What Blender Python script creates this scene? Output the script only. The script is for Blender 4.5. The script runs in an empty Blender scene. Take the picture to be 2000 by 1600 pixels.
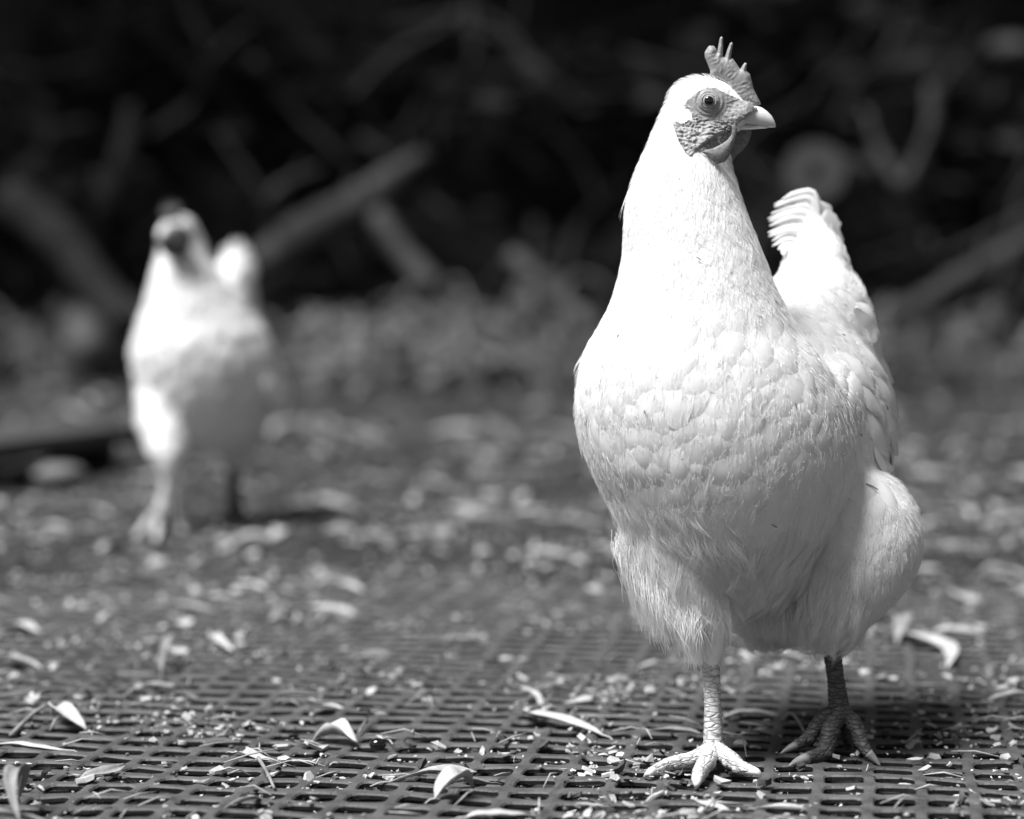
import bpy, bmesh, math, random
import numpy as np
from mathutils import Vector, Matrix, noise
from mathutils.bvhtree import BVHTree

random.seed(7)
RNG = np.random.default_rng(7)
C = bpy.context.scene.collection
SC = bpy.context.scene

# ------------------------------------------------------------------ camera
FPX = 4800.0                       # focal length in pixels of the 2000 px wide photograph
CAM = Vector((0.0, -1.48, 0.2985))
PITCH = math.atan(260 / FPX)
cam = bpy.data.cameras.new('camera')
cam.sensor_width = 36.0
cam.lens = 36.0 * FPX / 2000
cam.clip_start = 0.05
cam.clip_end = 400
cam.dof.use_dof = True
cam.dof.focus_distance = 1.485
cam.dof.aperture_fstop = 3.7
cam_o = bpy.data.objects.new('camera', cam)
cam_o.location = CAM
cam_o.rotation_euler = (math.pi / 2 - PITCH, 0, 0)
C.objects.link(cam_o)
SC.camera = cam_o

# ------------------------------------------------------------------ sky and sun
SUN_EL, SUN_AZ = math.radians(61), math.radians(-35)     # hazy sun, high from the left
to_sun = Vector((-math.cos(SUN_EL) * math.cos(SUN_AZ), math.cos(SUN_EL) * math.sin(SUN_AZ), math.sin(SUN_EL)))
world = bpy.data.worlds.new('World')
SC.world = world
world.use_nodes = True
nt = world.node_tree
sky = nt.nodes.new('ShaderNodeTexSky')
sky.sky_type = 'NISHITA'
sky.sun_disc = False
sky.sun_elevation = SUN_EL
sky.sun_rotation = math.atan2(to_sun.x, to_sun.y)
bw = nt.nodes.new('ShaderNodeRGBToBW')                   # a black and white photograph
bg = nt.nodes['Background']
bg.inputs['Strength'].default_value = 0.05
nt.links.new(sky.outputs['Color'], bw.inputs['Color'])
nt.links.new(bw.outputs['Val'], bg.inputs['Color'])
sun = bpy.data.lights.new('sun', 'SUN')
sun.energy = 4.2
sun.angle = math.radians(26)
sun_o = bpy.data.objects.new('sun', sun)
sun_o.rotation_euler = to_sun.to_track_quat('Z', 'Y').to_euler()
sun_o.location = (-4, 0, 8)
C.objects.link(sun_o)
vs = SC.view_settings
vs.view_transform = 'Standard'
vs.look = 'None'
vs.exposure = 0.98
vs.gamma = 1.0
vs.use_curve_mapping = False
SC.cycles.use_denoising = True
SC.cycles.max_bounces = 8
SC.cycles.transparent_max_bounces = 8
SC.cycles.sample_clamp_indirect = 6

# ------------------------------------------------------------------ helpers
_F = Vector((0, math.cos(PITCH), -math.sin(PITCH)))
_U = Vector((0, math.sin(PITCH), math.cos(PITCH)))


def ray(px, py):
    return _F + Vector(((px - 1000) / FPX, 0, 0)) + _U * ((800 - py) / FPX)


def at(px, py, Y):
    d = ray(px, py)
    return CAM + d * ((Y - CAM.y) / d.y)


def on_ground(px, py, z=0.0):
    d = ray(px, py)
    return CAM + d * ((z - CAM.z) / d.z)


def to_px(p):
    q = Vector(p) - CAM
    w = q.dot(_F)
    return 1000 + q.x / w * FPX, 800 - q.dot(_U) / w * FPX


def mmpx(Y):
    return (Y - CAM.y) / FPX


def sstep(a, b, x):
    t = min(1.0, max(0.0, (x - a) / (b - a)))
    return t * t * (3 - 2 * t)


def mesh_obj(name, verts, faces, mat, parent=None, smooth=True, origin=None):
    me = bpy.data.meshes.new(name)
    o = Vector(origin) if origin is not None else Vector((0, 0, 0))
    if isinstance(verts, np.ndarray):
        vv = (verts - np.array(o)).tolist()
    else:
        vv = [tuple(Vector(v) - o) for v in verts]
    me.from_pydata(vv, [], faces if not isinstance(faces, np.ndarray) else faces.tolist())
    if mat:
        for m in (mat if isinstance(mat, (list, tuple)) else [mat]):
            me.materials.append(m)
    if smooth:
        me.polygons.foreach_set('use_smooth', [True] * len(me.polygons))
    me.update()
    ob = bpy.data.objects.new(name, me)
    C.objects.link(ob)
    if parent is not None:
        ob.parent = parent
    else:
        ob.location = o
    return ob


def thing(name, label, cat, loc=(0, 0, 0), group=None):
    o = bpy.data.objects.new(name, None)
    o.empty_display_size = 0.05
    C.objects.link(o)
    o.location = loc
    o['label'] = label
    o['category'] = cat
    if group:
        o['group'] = group
    return o


def tag(o, label=None, cat=None, group=None, kind=None):
    for k, v in (('label', label), ('category', cat), ('group', group), ('kind', kind)):
        if v:
            o[k] = v
    return o


class MB:
    """verts and faces gathered for one mesh"""
    def __init__(self):
        self.v, self.f = [], []

    def add(self, verts, faces):
        b = len(self.v)
        self.v += [tuple(v) for v in verts]
        self.f += [tuple(i + b for i in f) for f in faces]

    def tube(self, pts, radii, seg=10, caps=True, flat=1.0, jitter=None):
        pts = [Vector(p) for p in pts]
        n = len(pts)
        ref = None
        rings = []
        for i, p in enumerate(pts):
            t = (pts[min(i + 1, n - 1)] - pts[max(i - 1, 0)]).normalized()
            if ref is None:
                ref = t.cross(Vector((0.13, 0.97, 0.2)))
                if ref.length < 1e-3:
                    ref = t.cross(Vector((1, 0, 0)))
            a = (ref - t * ref.dot(t)).normalized()
            ref = a
            b = t.cross(a)
            r = radii[i] if hasattr(radii, '__len__') else radii
            ring = []
            for k in range(seg):
                th = 2 * math.pi * k / seg
                rr = r if jitter is None else r * (1 + jitter(i, k))
                ring.append(p + a * math.cos(th) * rr + b * math.sin(th) * rr * flat)
            rings.append(ring)
        vs_ = [v for r in rings for v in r]
        fs = []
        for i in range(n - 1):
            for k in range(seg):
                k2 = (k + 1) % seg
                fs.append((i * seg + k, i * seg + k2, (i + 1) * seg + k2, (i + 1) * seg + k))
        if caps:
            fs.append(tuple(range(seg))[::-1])
            fs.append(tuple((n - 1) * seg + k for k in range(seg)))
        self.add(vs_, fs)

    def ellipsoid(self, c, r, rot=None, nu=20, nv=14):
        vs_, fs = [], []
        M = rot.to_3x3() if rot is not None else Matrix.Identity(3)
        for j in range(nv + 1):
            ph = math.pi * j / nv
            for i in range(nu):
                th = 2 * math.pi * i / nu
                p = Vector((r[0] * math.sin(ph) * math.cos(th), r[1] * math.sin(ph) * math.sin(th), r[2] * math.cos(ph)))
                vs_.append(Vector(c) + M @ p)
        for j in range(nv):
            for i in range(nu):
                i2 = (i + 1) % nu
                if j == 0:
                    fs.append((i, (j + 1) * nu + i, (j + 1) * nu + i2))
                elif j == nv - 1:
                    fs.append((j * nu + i, (j + 1) * nu + i, j * nu + i2))
                else:
                    fs.append((j * nu + i, (j + 1) * nu + i, (j + 1) * nu + i2, j * nu + i2))
        # merge pole duplicates is not needed for a voxel remesh
        self.add(vs_, fs)

    def obj(self, name, mat, parent=None, smooth=True, origin=None):
        return mesh_obj(name, self.v, self.f, mat, parent, smooth, origin)


def spline(pts, n):
    """Catmull-Rom through pts, n samples"""
    P = [Vector(p) for p in pts]
    P = [P[0] * 2 - P[1]] + P + [P[-1] * 2 - P[-2]]
    out = []
    m = len(P) - 3
    for i in range(n):
        u = i / (n - 1) * m
        k = min(int(u), m - 1)
        t = u - k
        a, b, c, d = P[k:k + 4]
        out.append(0.5 * ((2 * b) + (c - a) * t + (2 * a - 5 * b + 4 * c - d) * t * t + (3 * b - 3 * c + d - a) * t ** 3))
    return out


# ------------------------------------------------------------------ materials
def g3(v):
    return (v, v, v, 1)


def mat_basic(name, lo, hi, scale=20, rough=0.8, bump=0.0, bscale=60, detail=6, spec=0.3, coord='Object', stretch=None, trans=0.0, sss=0.0, rand=0.0):
    m = bpy.data.materials.new(name)
    m.use_nodes = True
    t = m.node_tree
    bsdf = t.nodes['Principled BSDF']
    bsdf.inputs['Roughness'].default_value = rough
    bsdf.inputs['Specular IOR Level'].default_value = spec
    tc = t.nodes.new('ShaderNodeTexCoord')
    src = tc.outputs[coord]
    if stretch:
        mp = t.nodes.new('ShaderNodeMapping')
        mp.inputs['Scale'].default_value = stretch
        t.links.new(src, mp.inputs['Vector'])
        src = mp.outputs['Vector']
    n = t.nodes.new('ShaderNodeTexNoise')
    n.inputs['Scale'].default_value = scale
    n.inputs['Detail'].default_value = detail
    n.inputs['Roughness'].default_value = 0.65
    t.links.new(src, n.inputs['Vector'])
    r = t.nodes.new('ShaderNodeValToRGB')
    r.color_ramp.elements[0].position = 0.32
    r.color_ramp.elements[1].position = 0.68
    r.color_ramp.elements[0].color = g3(lo)
    r.color_ramp.elements[1].color = g3(hi)
    t.links.new(n.outputs['Fac'], r.inputs['Fac'])
    col = r.outputs['Color']
    if rand:
        oi = t.nodes.new('ShaderNodeObjectInfo')
        mr = t.nodes.new('ShaderNodeMapRange')
        mr.inputs['To Min'].default_value = 1 - rand
        mr.inputs['To Max'].default_value = 1 + rand
        t.links.new(oi.outputs['Random'], mr.inputs['Value'])
        mx = t.nodes.new('ShaderNodeVectorMath')
        mx.operation = 'SCALE'
        t.links.new(col, mx.inputs[0])
        t.links.new(mr.outputs['Result'], mx.inputs['Scale'])
        col = mx.outputs['Vector']
    t.links.new(col, bsdf.inputs['Base Color'])
    if sss:
        bsdf.inputs['Subsurface Weight'].default_value = sss
        bsdf.inputs['Subsurface Radius'].default_value = (1, 1, 1)
        bsdf.inputs['Subsurface Scale'].default_value = 0.004
    if bump:
        n2 = t.nodes.new('ShaderNodeTexNoise')
        n2.inputs['Scale'].default_value = bscale
        n2.inputs['Detail'].default_value = 5
        t.links.new(src, n2.inputs['Vector'])
        bp = t.nodes.new('ShaderNodeBump')
        bp.inputs['Strength'].default_value = bump
        bp.inputs['Distance'].default_value = 0.3 / bscale
        t.links.new(n2.outputs['Fac'], bp.inputs['Height'])
        t.links.new(bp.outputs['Normal'], bsdf.inputs['Normal'])
    if trans:
        tr = t.nodes.new('ShaderNodeBsdfTranslucent')
        t.links.new(col, tr.inputs['Color'])
        mix = t.nodes.new('ShaderNodeMixShader')
        mix.inputs['Fac'].default_value = trans
        t.links.new(bsdf.outputs[0], mix.inputs[1])
        t.links.new(tr.outputs[0], mix.inputs[2])
        t.links.new(mix.outputs[0], t.nodes['Material Output'].inputs['Surface'])
    return m


M_down = mat_basic('white_plumage', 0.74, 0.84, 40, 0.95, 0.15, 400, spec=0.05)
M_feather = mat_basic('white_feather', 0.77, 0.86, 60, 0.85, 0.0, spec=0.08, trans=0.22)
M_strand = mat_basic('white_barbs', 0.8, 0.88, 60, 0.85, 0.0, spec=0.08, trans=0.25)
M_skin = mat_basic('face_skin', 0.19, 0.36, 420, 0.55, 0.9, 700, spec=0.45)
M_comb = mat_basic('comb_skin', 0.20, 0.33, 500, 0.5, 0.4, 1800, spec=0.4)
M_wattle = mat_basic('wattle_skin', 0.13, 0.25, 400, 0.5, 0.6, 1200, spec=0.4, trans=0.12)
M_skind = mat_basic('shaded_face_skin', 0.04, 0.09, 300, 0.55, 0.5, 600, spec=0.3)  # rear hen's face, comb and wattles, with their shade put into the colour
M_legdd = mat_basic('shaded_rear_leg_scales', 0.04, 0.09, 200, 0.6, 0.4, 400)  # rear hen's hind leg, shade painted into a darker leg colour
M_beak = mat_basic('beak_horn', 0.60, 0.72, 60, 0.4, 0.1, 200, spec=0.4)
M_eye = mat_basic('eye_iris', 0.16, 0.28, 900, 0.08, spec=0.6)
M_pupil = mat_basic('eye_pupil', 0.004, 0.006, 50, 0.04, spec=0.7)
M_claw = mat_basic('claw_horn', 0.14, 0.26, 200, 0.45)
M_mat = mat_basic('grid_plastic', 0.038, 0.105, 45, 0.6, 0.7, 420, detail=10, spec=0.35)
M_matside = mat_basic('grid_plastic_shaded', 0.008, 0.022, 60, 0.5, 0.4, 300, spec=0.25)  # inner bar walls: shade of the openings painted in as near black
M_soil = mat_basic('yard_soil', 0.006, 0.046, 26, 0.95, 0.8, 60, detail=10, spec=0.15)
M_litter = mat_basic('wood_litter', 0.22, 0.56, 30, 0.9, 0.3, 300)
M_litterd = mat_basic('dark_litter', 0.02, 0.11, 30, 0.9, 0.3, 300)
M_litterm = mat_basic('dull_litter', 0.06, 0.24, 30, 0.9, 0.3, 300)
M_crumb = mat_basic('pale_crumbs', 0.35, 0.7, 30, 0.9, 0.3, 300)
M_leaf = mat_basic('dry_leaf', 0.22, 0.44, 60, 0.7, 0.3, 220, spec=0.3, trans=0.12, rand=0.35)
M_leafp = mat_basic('pale_leaf', 0.38, 0.58, 50, 0.6, 0.3, 200, spec=0.3, trans=0.12)
M_twig = mat_basic('dry_twig', 0.12, 0.28, 80, 0.85, 0.6, 260)
M_bark = mat_basic('bark', 0.007, 0.024, 14, 0.95, 0.9, 40)
M_barkp = mat_basic('pale_bark', 0.018, 0.058, 10, 0.9, 0.8, 40)
M_wood = mat_basic('sawn_wood', 0.022, 0.055, 12, 0.9, 0.5, 40)
M_foliage = mat_basic('dark_foliage', 0.008, 0.028, 6, 0.7, trans=0.2, rand=0.3)
M_fern = mat_basic('dead_fern', 0.05, 0.18, 6, 0.85, trans=0.15, rand=0.3)
M_stone = mat_basic('pale_stone', 0.09, 0.18, 12, 0.9, 0.6, 40)
M_timber = mat_basic('old_timber', 0.03, 0.07, 8, 0.9, 0.5, 60, stretch=(1, 8, 8))


def mat_leg(name, lo, hi):
    m = bpy.data.materials.new(name)
    m.use_nodes = True
    t = m.node_tree
    bsdf = t.nodes['Principled BSDF']
    bsdf.inputs['Roughness'].default_value = 0.55
    bsdf.inputs['Specular IOR Level'].default_value = 0.35
    tc = t.nodes.new('ShaderNodeTexCoord')
    mp = t.nodes.new('ShaderNodeMapping')
    mp.inputs['Scale'].default_value = (.50, .50, 1.7)
    t.links.new(tc.outputs['Object'], mp.inputs['Vector'])
    vo = t.nodes.new('ShaderNodeTexVoronoi')
    vo.feature = 'DISTANCE_TO_EDGE'
    vo.inputs['Scale'].default_value = 230
    t.links.new(mp.outputs['Vector'], vo.inputs['Vector'])
    r = t.nodes.new('ShaderNodeValToRGB')
    r.color_ramp.elements[0].position = 0.0
    r.color_ramp.elements[1].position = 0.06
    r.color_ramp.elements[0].color = g3(lo)
    r.color_ramp.elements[1].color = g3(hi)
    t.links.new(vo.outputs['Distance'], r.inputs['Fac'])
    n = t.nodes.new('ShaderNodeTexNoise')
    n.inputs['Scale'].default_value = 300
    n.inputs['Detail'].default_value = 6
    t.links.new(tc.outputs['Object'], n.inputs['Vector'])
    r2 = t.nodes.new('ShaderNodeValToRGB')
    r2.color_ramp.elements[0].position = 0.33
    r2.color_ramp.elements[1].position = 0.5
    r2.color_ramp.elements[0].color = g3(0.55)
    r2.color_ramp.elements[1].color = g3(1)
    t.links.new(n.outputs['Fac'], r2.inputs['Fac'])
    mx = t.nodes.new('ShaderNodeVectorMath')
    mx.operation = 'MULTIPLY'
    t.links.new(r.outputs['Color'], mx.inputs[0])
    t.links.new(r2.outputs['Color'], mx.inputs[1])
    t.links.new(mx.outputs['Vector'], bsdf.inputs['Base Color'])
    bp = t.nodes.new('ShaderNodeBump')
    bp.inputs['Strength'].default_value = 0.7
    bp.inputs['Distance'].default_value = 0.001
    rr = t.nodes.new('ShaderNodeMapRange')
    rr.inputs['From Max'].default_value = 0.15
    t.links.new(vo.outputs['Distance'], rr.inputs['Value'])
    t.links.new(rr.outputs['Result'], bp.inputs['Height'])
    t.links.new(bp.outputs['Normal'], bsdf.inputs['Normal'])
    return m


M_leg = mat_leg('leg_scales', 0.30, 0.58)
M_legd = mat_leg('shaded_leg_scales', 0.028, 0.08)  # front hen's right leg: body shadow painted into the scale colours

# ================================================================== SETTING
MAT_YAW = math.radians(8.4)
MAT_FAR = 1.25


def ground_z(x, y):
    """soil height; the rubber grid lies on it with its top at z = 0"""
    n1 = noise.noise((x * 1.3, y * 1.3, 0.3))
    n2 = noise.noise((x * 5, y * 5, 4.3))
    n3 = noise.noise((x * 22, y * 22, 7.7))
    under = -0.0125 + 0.0085 * sstep(0.02, 0.40, noise.noise((x * 7, y * 7, 3))) + 0.0022 * n2 + 0.0034 * n3 + 0.0016 * noise.noise((x * 70, y * 70, 2.2))
    open_ = 0.004 + 0.010 * n1 + 0.006 * n2 + 0.003 * n3
    k = sstep(0.70, 1.35, y + 0.25 * n1)
    z = under * (1 - k) + open_ * k
    far = sstep(2.5, 5.0, y)
    z += far * (0.03 * noise.noise((x * 0.9, y * 0.9, 1.1)) + 0.02 * n1)
    d = y + 0.6 * noise.noise((x * 0.5, 3.1, 0))
    z += 0.75 * sstep(5.6, 8.5, d) + 1.6 * sstep(7.8, 12.5, d) + 2.0 * sstep(12, 20, d)
    z += sstep(5.5, 9, y) * 0.22 * noise.noise((x * 0.8, y * 0.8, 9))
    return z


def build_ground():
    ys = list(np.arange(-3.0, -0.8, 0.2)) + list(np.arange(-0.8, 1.6, 0.008)) + list(np.arange(1.6, 3.2, 0.03)) + \
        list(np.arange(3.2, 12, 0.12)) + list(np.arange(12, 60, 2.0)) + [80, 120, 180]
    nx = 190
    V, F = [], []
    for y in ys:
        half = 0.75 + 0.36 * max(0, y + 1.0)
        if y > 12 or y < -0.85:
            half = max(half, 6 + abs(y) * 1.0)
        for i in range(nx + 1):
            s = 2 * i / nx - 1
            x = half * (s + 2.5 * max(0, abs(s) - 0.8) ** 2 * (1 if s > 0 else -1) * 40)
            V.append((x, y, ground_z(x, y)))
    w = nx + 1
    for j in range(len(ys) - 1):
        for i in range(nx):
            F.append((j * w + i, j * w + i + 1, (j + 1) * w + i + 1, (j + 1) * w + i))
    g = mesh_obj('ground', V, F, M_soil)
    g['kind'] = 'structure'
    return g


build_ground()


def build_mat():
    pitch = 0.0300
    nxc, nyc = 60, 62
    hx, hy = pitch / 2, pitch / 2
    bx, by = 0.0025, 0.0038          # half bar widths: along the view, across the view
    K = 12
    ang = [2 * math.pi * (k + 0.5) / K for k in range(K)]

    def rrect(ax, ay, rad):
        pts = []
        for cxs, cys, a0 in ((1, 1, 0), (-1, 1, 90), (-1, -1, 180), (1, -1, 270)):
            for da in (0, 45, 90):
                a = math.radians(a0 + da)
                pts.append((cxs * (ax - rad) + rad * math.cos(a), cys * (ay - rad) + rad * math.sin(a)))
        return pts
    outer = []
    for cxs, cys, a0 in ((1, 1, 0), (-1, 1, 90), (-1, -1, 180), (1, -1, 270)):
        for da in (0, 45, 90):
            if da == 45:
                outer.append((cxs * hx, cys * hy))
            else:
                a = math.radians(a0 + da)
                ux, uy = math.cos(a), math.sin(a)
                if abs(ux) > abs(uy):
                    outer.append((cxs * hx, cys * (hy - 0.008)))
                else:
                    outer.append((cxs * (hx - 0.008), cys * hy))
    r1 = rrect(hx - bx, hy - by, 0.005)
    r2 = rrect(hx - bx - 0.0009, hy - by - 0.0009, 0.0045)
    prof = [(outer, 0.0), (r1, -0.0003), (r2, -0.0014), (r2, -0.0036)]
    cell = np.array([(x, y, z) for ring, z in prof for (x, y) in ring])
    fs = []
    for j in range(3):
        for k in range(K):
            k2 = (k + 1) % K
            fs.append((j * K + k, j * K + k2, (j + 1) * K + k2, (j + 1) * K + k))
    fs = np.array(fs)
    V, F = [], []
    n = 0
    c, s = math.cos(MAT_YAW), math.sin(MAT_YAW)
    for a in range(nxc):
        for b in range(nyc):
            cx = (a - nxc / 2) * pitch
            cy = -0.52 + b * pitch
            p = cell + np.array((cx, cy, 0))
            x = p[:, 0] * c + p[:, 1] * s
            y = -p[:, 0] * s + p[:, 1] * c
            x = x + 0.02
            # out of sight of the camera's surroundings
            if abs(x[0]) > 0.55 + 0.25 * (y[0] + 1.2):
                continue
            z = p[:, 2] + 0.0005 * np.sin(x * 311 + 3 * np.sin(y * 170)) * np.sin(y * 257) + 0.0012 * np.sin(x * 17 + 1.3) * np.sin(y * 13) + 0.0008 * np.sin(x * 41 + y * 29)
            x = x + 0.0007 * np.sin(y * 47 + x * 20)
            y = y + 0.0008 * np.sin(x * 38 + y * 11)
            V.append(np.stack([x, y, z], 1))
            F.append(fs + n)
            n += len(cell)
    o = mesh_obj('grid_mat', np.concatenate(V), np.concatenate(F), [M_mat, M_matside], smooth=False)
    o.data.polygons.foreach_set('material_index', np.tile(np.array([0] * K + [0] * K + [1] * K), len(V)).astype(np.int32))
    tag(o, 'dark moulded plastic grid matting laid on the soil under the front hen', 'ground mat')
    return o


build_mat()


# ------------------------------------------------------------------ litter: crumbs, shavings, chips
def scatter_litter(name, n, ymin, ymax, smin, smax, mat, flat, seed, edge=None, label=None, zadd=0.0):
    rng = random.Random(seed)
    V, F = [], []
    k = 0
    cnt = 0
    while cnt < n:
        # uniform over the picture's ground strip, not over the ground
        t = rng.random()
        d = 1 / (1 / (ymin + 1.48) * (1 - t) + 1 / (ymax + 1.48) * t)
        if rng.random() < 0.5:
            d = math.sqrt((ymin + 1.48) ** 2 * (1 - t) + (ymax + 1.48) ** 2 * t)
        y = d - 1.48
        x = (rng.random() - 0.5) * 2 * 0.30 * d
        cl = noise.noise((x * 7, y * 7, 3))
        if cl < rng.uniform(-0.35, 0.40):
            continue
        cnt += 1
        L = rng.uniform(smin, smax) * (0.5 + rng.random() ** 2 * 1.1)
        W = L * rng.uniform(0.25, 0.9)
        H = L * flat * rng.uniform(0.5, 1.4)
        top = 0.0 if (y < 1.15 and rng.random() < 0.25) else None
        gz = ground_z(x, y)
        z = (0.0005 if top is not None else max(gz, -0.012)) + H * 0.4 + zadd
        R = Matrix.Rotation(rng.uniform(0, 6.28), 3, 'Z') @ Matrix.Rotation(rng.gauss(0, 0.35), 3, 'X') @ Matrix.Rotation(rng.gauss(0, 0.3), 3, 'Y')
        pts = []
        m = rng.choice((5, 6, 7))
        bend = rng.uniform(-.5, .8)
        rad = [rng.uniform(0.45, 1.15) for q in range(m)]
        for lay in (-1, 1):
            for q in range(m):
                a = 2 * math.pi * (q + rng.uniform(-.3, .3) * (lay < 0)) / m
                px, py = math.cos(a) * L / 2 * rad[q], math.sin(a) * W / 2 * rad[q]
                pts.append(Vector((px, py, lay * H * .3 * rng.uniform(.4, 1.2) + bend * px * px / L)))
        P = [R @ p + Vector((x, y, z)) for p in pts]
        V += [tuple(p) for p in P]
        for q in range(m):
            q2 = (q + 1) % m
            F.append((k + q, k + q2, k + m + q2, k + m + q))
        F.append(tuple(k + m + q for q in range(m)))
        k += 2 * m
    o = mesh_obj(name, V, F, mat, smooth=False)
    o['kind'] = 'stuff'
    o['label'] = label
    o['category'] = 'litter'
    return o


scatter_litter('wood_litter', 9500, -0.45, 2.2, 0.003, 0.012, M_litter, 0.35, 3, label='pale crumbs and wood shavings caught in the grid openings')
scatter_litter('dark_litter', 8000, -0.45, 2.8, 0.003, 0.010, M_litterd, 0.4, 5, label='dark soil crumbs and bark bits filling the grid openings')
scatter_litter('crumb_litter', 9000, -0.45, 0.75, 0.0015, 0.0055, M_crumb, 0.5, 14, label='fine pale crumbs clumped in the grid openings near the front')
scatter_litter('far_litter', 1500, 2.2, 8.5, 0.015, 0.05, M_litterm, 0.25, 23, label='dull leaf and bark bits covering the far yard and the foot of the bank')
scatter_litter('chip_litter', 620, 0.2, 5.5, 0.008, 0.030, M_litter, 0.18, 8, label='pale wood chips strewn over the yard soil behind the grid')


def straw(n, seed):
    rng = random.Random(seed)
    mb = MB()
    for i in range(n):
        d = math.sqrt(1.0 + rng.random() * 8)
        y = d - 1.48
        x = (rng.random() - .5) * .5 * d
        L = rng.uniform(0.01, 0.035)
        a = rng.uniform(0, 6.28)
        z = (0.001 if y < 1.2 else ground_z(x, y)) + rng.uniform(0, .002)
        dv = Vector((math.cos(a), math.sin(a), rng.gauss(0, .12)))
        p = Vector((x, y, z + abs(dv.z) * L / 2))
        mb.tube([p - dv * L / 2, p + Vector((0, 0, rng.uniform(0, .15) * L)), p + dv * L / 2], [0.0004, .0006, 0.0003], 4)
    o = mb.obj('straw_litter', M_leaf)
    o['kind'] = 'stuff'
    o['label'] = 'thin straw bits and stalks strewn across the grid and soil'
    o['category'] = 'litter'


straw(700, 2)


# ------------------------------------------------------------------ leaves on the ground
def leaf_mesh(name, L, W, curl, arch, twist, seed, mat, stalk=True, fat=0.45):
    rng = random.Random(seed)
    nu, nv = 12, 4
    V, F = [], []
    z0 = []
    for i in range(nu + 1):
        u = i / nu
        if u < fat:
            w = math.sin(u / fat * math.pi / 2) ** 0.8
        else:
            w = math.cos((u - fat) / (1 - fat) * math.pi / 2) ** 0.9
        w = W * w + 0.0005
        bend = arch * L * 4 * u * (1 - u)
        side = 0.08 * L * math.sin(u * 5 + seed)
        tw = twist * (u - .5)
        for j in range(nv + 1):
            v = j / nv * 2 - 1
            yy = v * w / 2
            zz = curl * abs(v) ** 1.6 * w + 0.03 * w * math.sin(u * 17 + v * 3 + seed)
            y2 = yy * math.cos(tw) - zz * math.sin(tw)
            z2 = yy * math.sin(tw) + zz * math.cos(tw)
            V.append(Vector(((u - .5) * L, y2 + side, z2 + bend)))
    w_ = nv + 1
    for i in range(nu):
        for j in range(nv):
            F.append((i * w_ + j, (i + 1) * w_ + j, (i + 1) * w_ + j + 1, i * w_ + j + 1))
    mb = MB()
    lo = min(v.z for v in V)
    mb.add([v - Vector((0, 0, lo)) for v in V], F)
    if stalk:
        a = V[0 * w_ + 2] - Vector((0, 0, lo))
        mb.tube([V[3 * w_ + 2] - Vector((0, 0, lo - .0004)), a, a + Vector((-0.1 * L, 0.01 * L, 0.0)), a + Vector((-0.2 * L, 0.03 * L, -.002))], [0.0004, 0.0006, 0.0005, 0.0004], 5)
    me_o = mb.obj(name, mat)
    m = me_o.modifiers.new('thickness', 'SOLIDIFY')
    m.thickness = 0.0003
    return me_o


def put_leaf(px0, py0, px1, py1, W, label, curl=.25, arch=.05, twist=.4, mat=None, seed=1, fat=.45, group=None, name='fallen_leaf', z=0.0, tilt=0.0):
    a, b = on_ground(px0, py0, z), on_ground(px1, py1, z)
    d = b - a
    o = leaf_mesh(name, d.length, W, curl, arch, twist, seed, mat or M_leaf, fat=fat)
    c = (a + b) / 2
    o.location = (c.x, c.y, z + 0.0008)
    o.rotation_euler = (0, tilt, math.atan2(d.y, d.x))
    tag(o, label, 'leaf', group)
    return o


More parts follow.
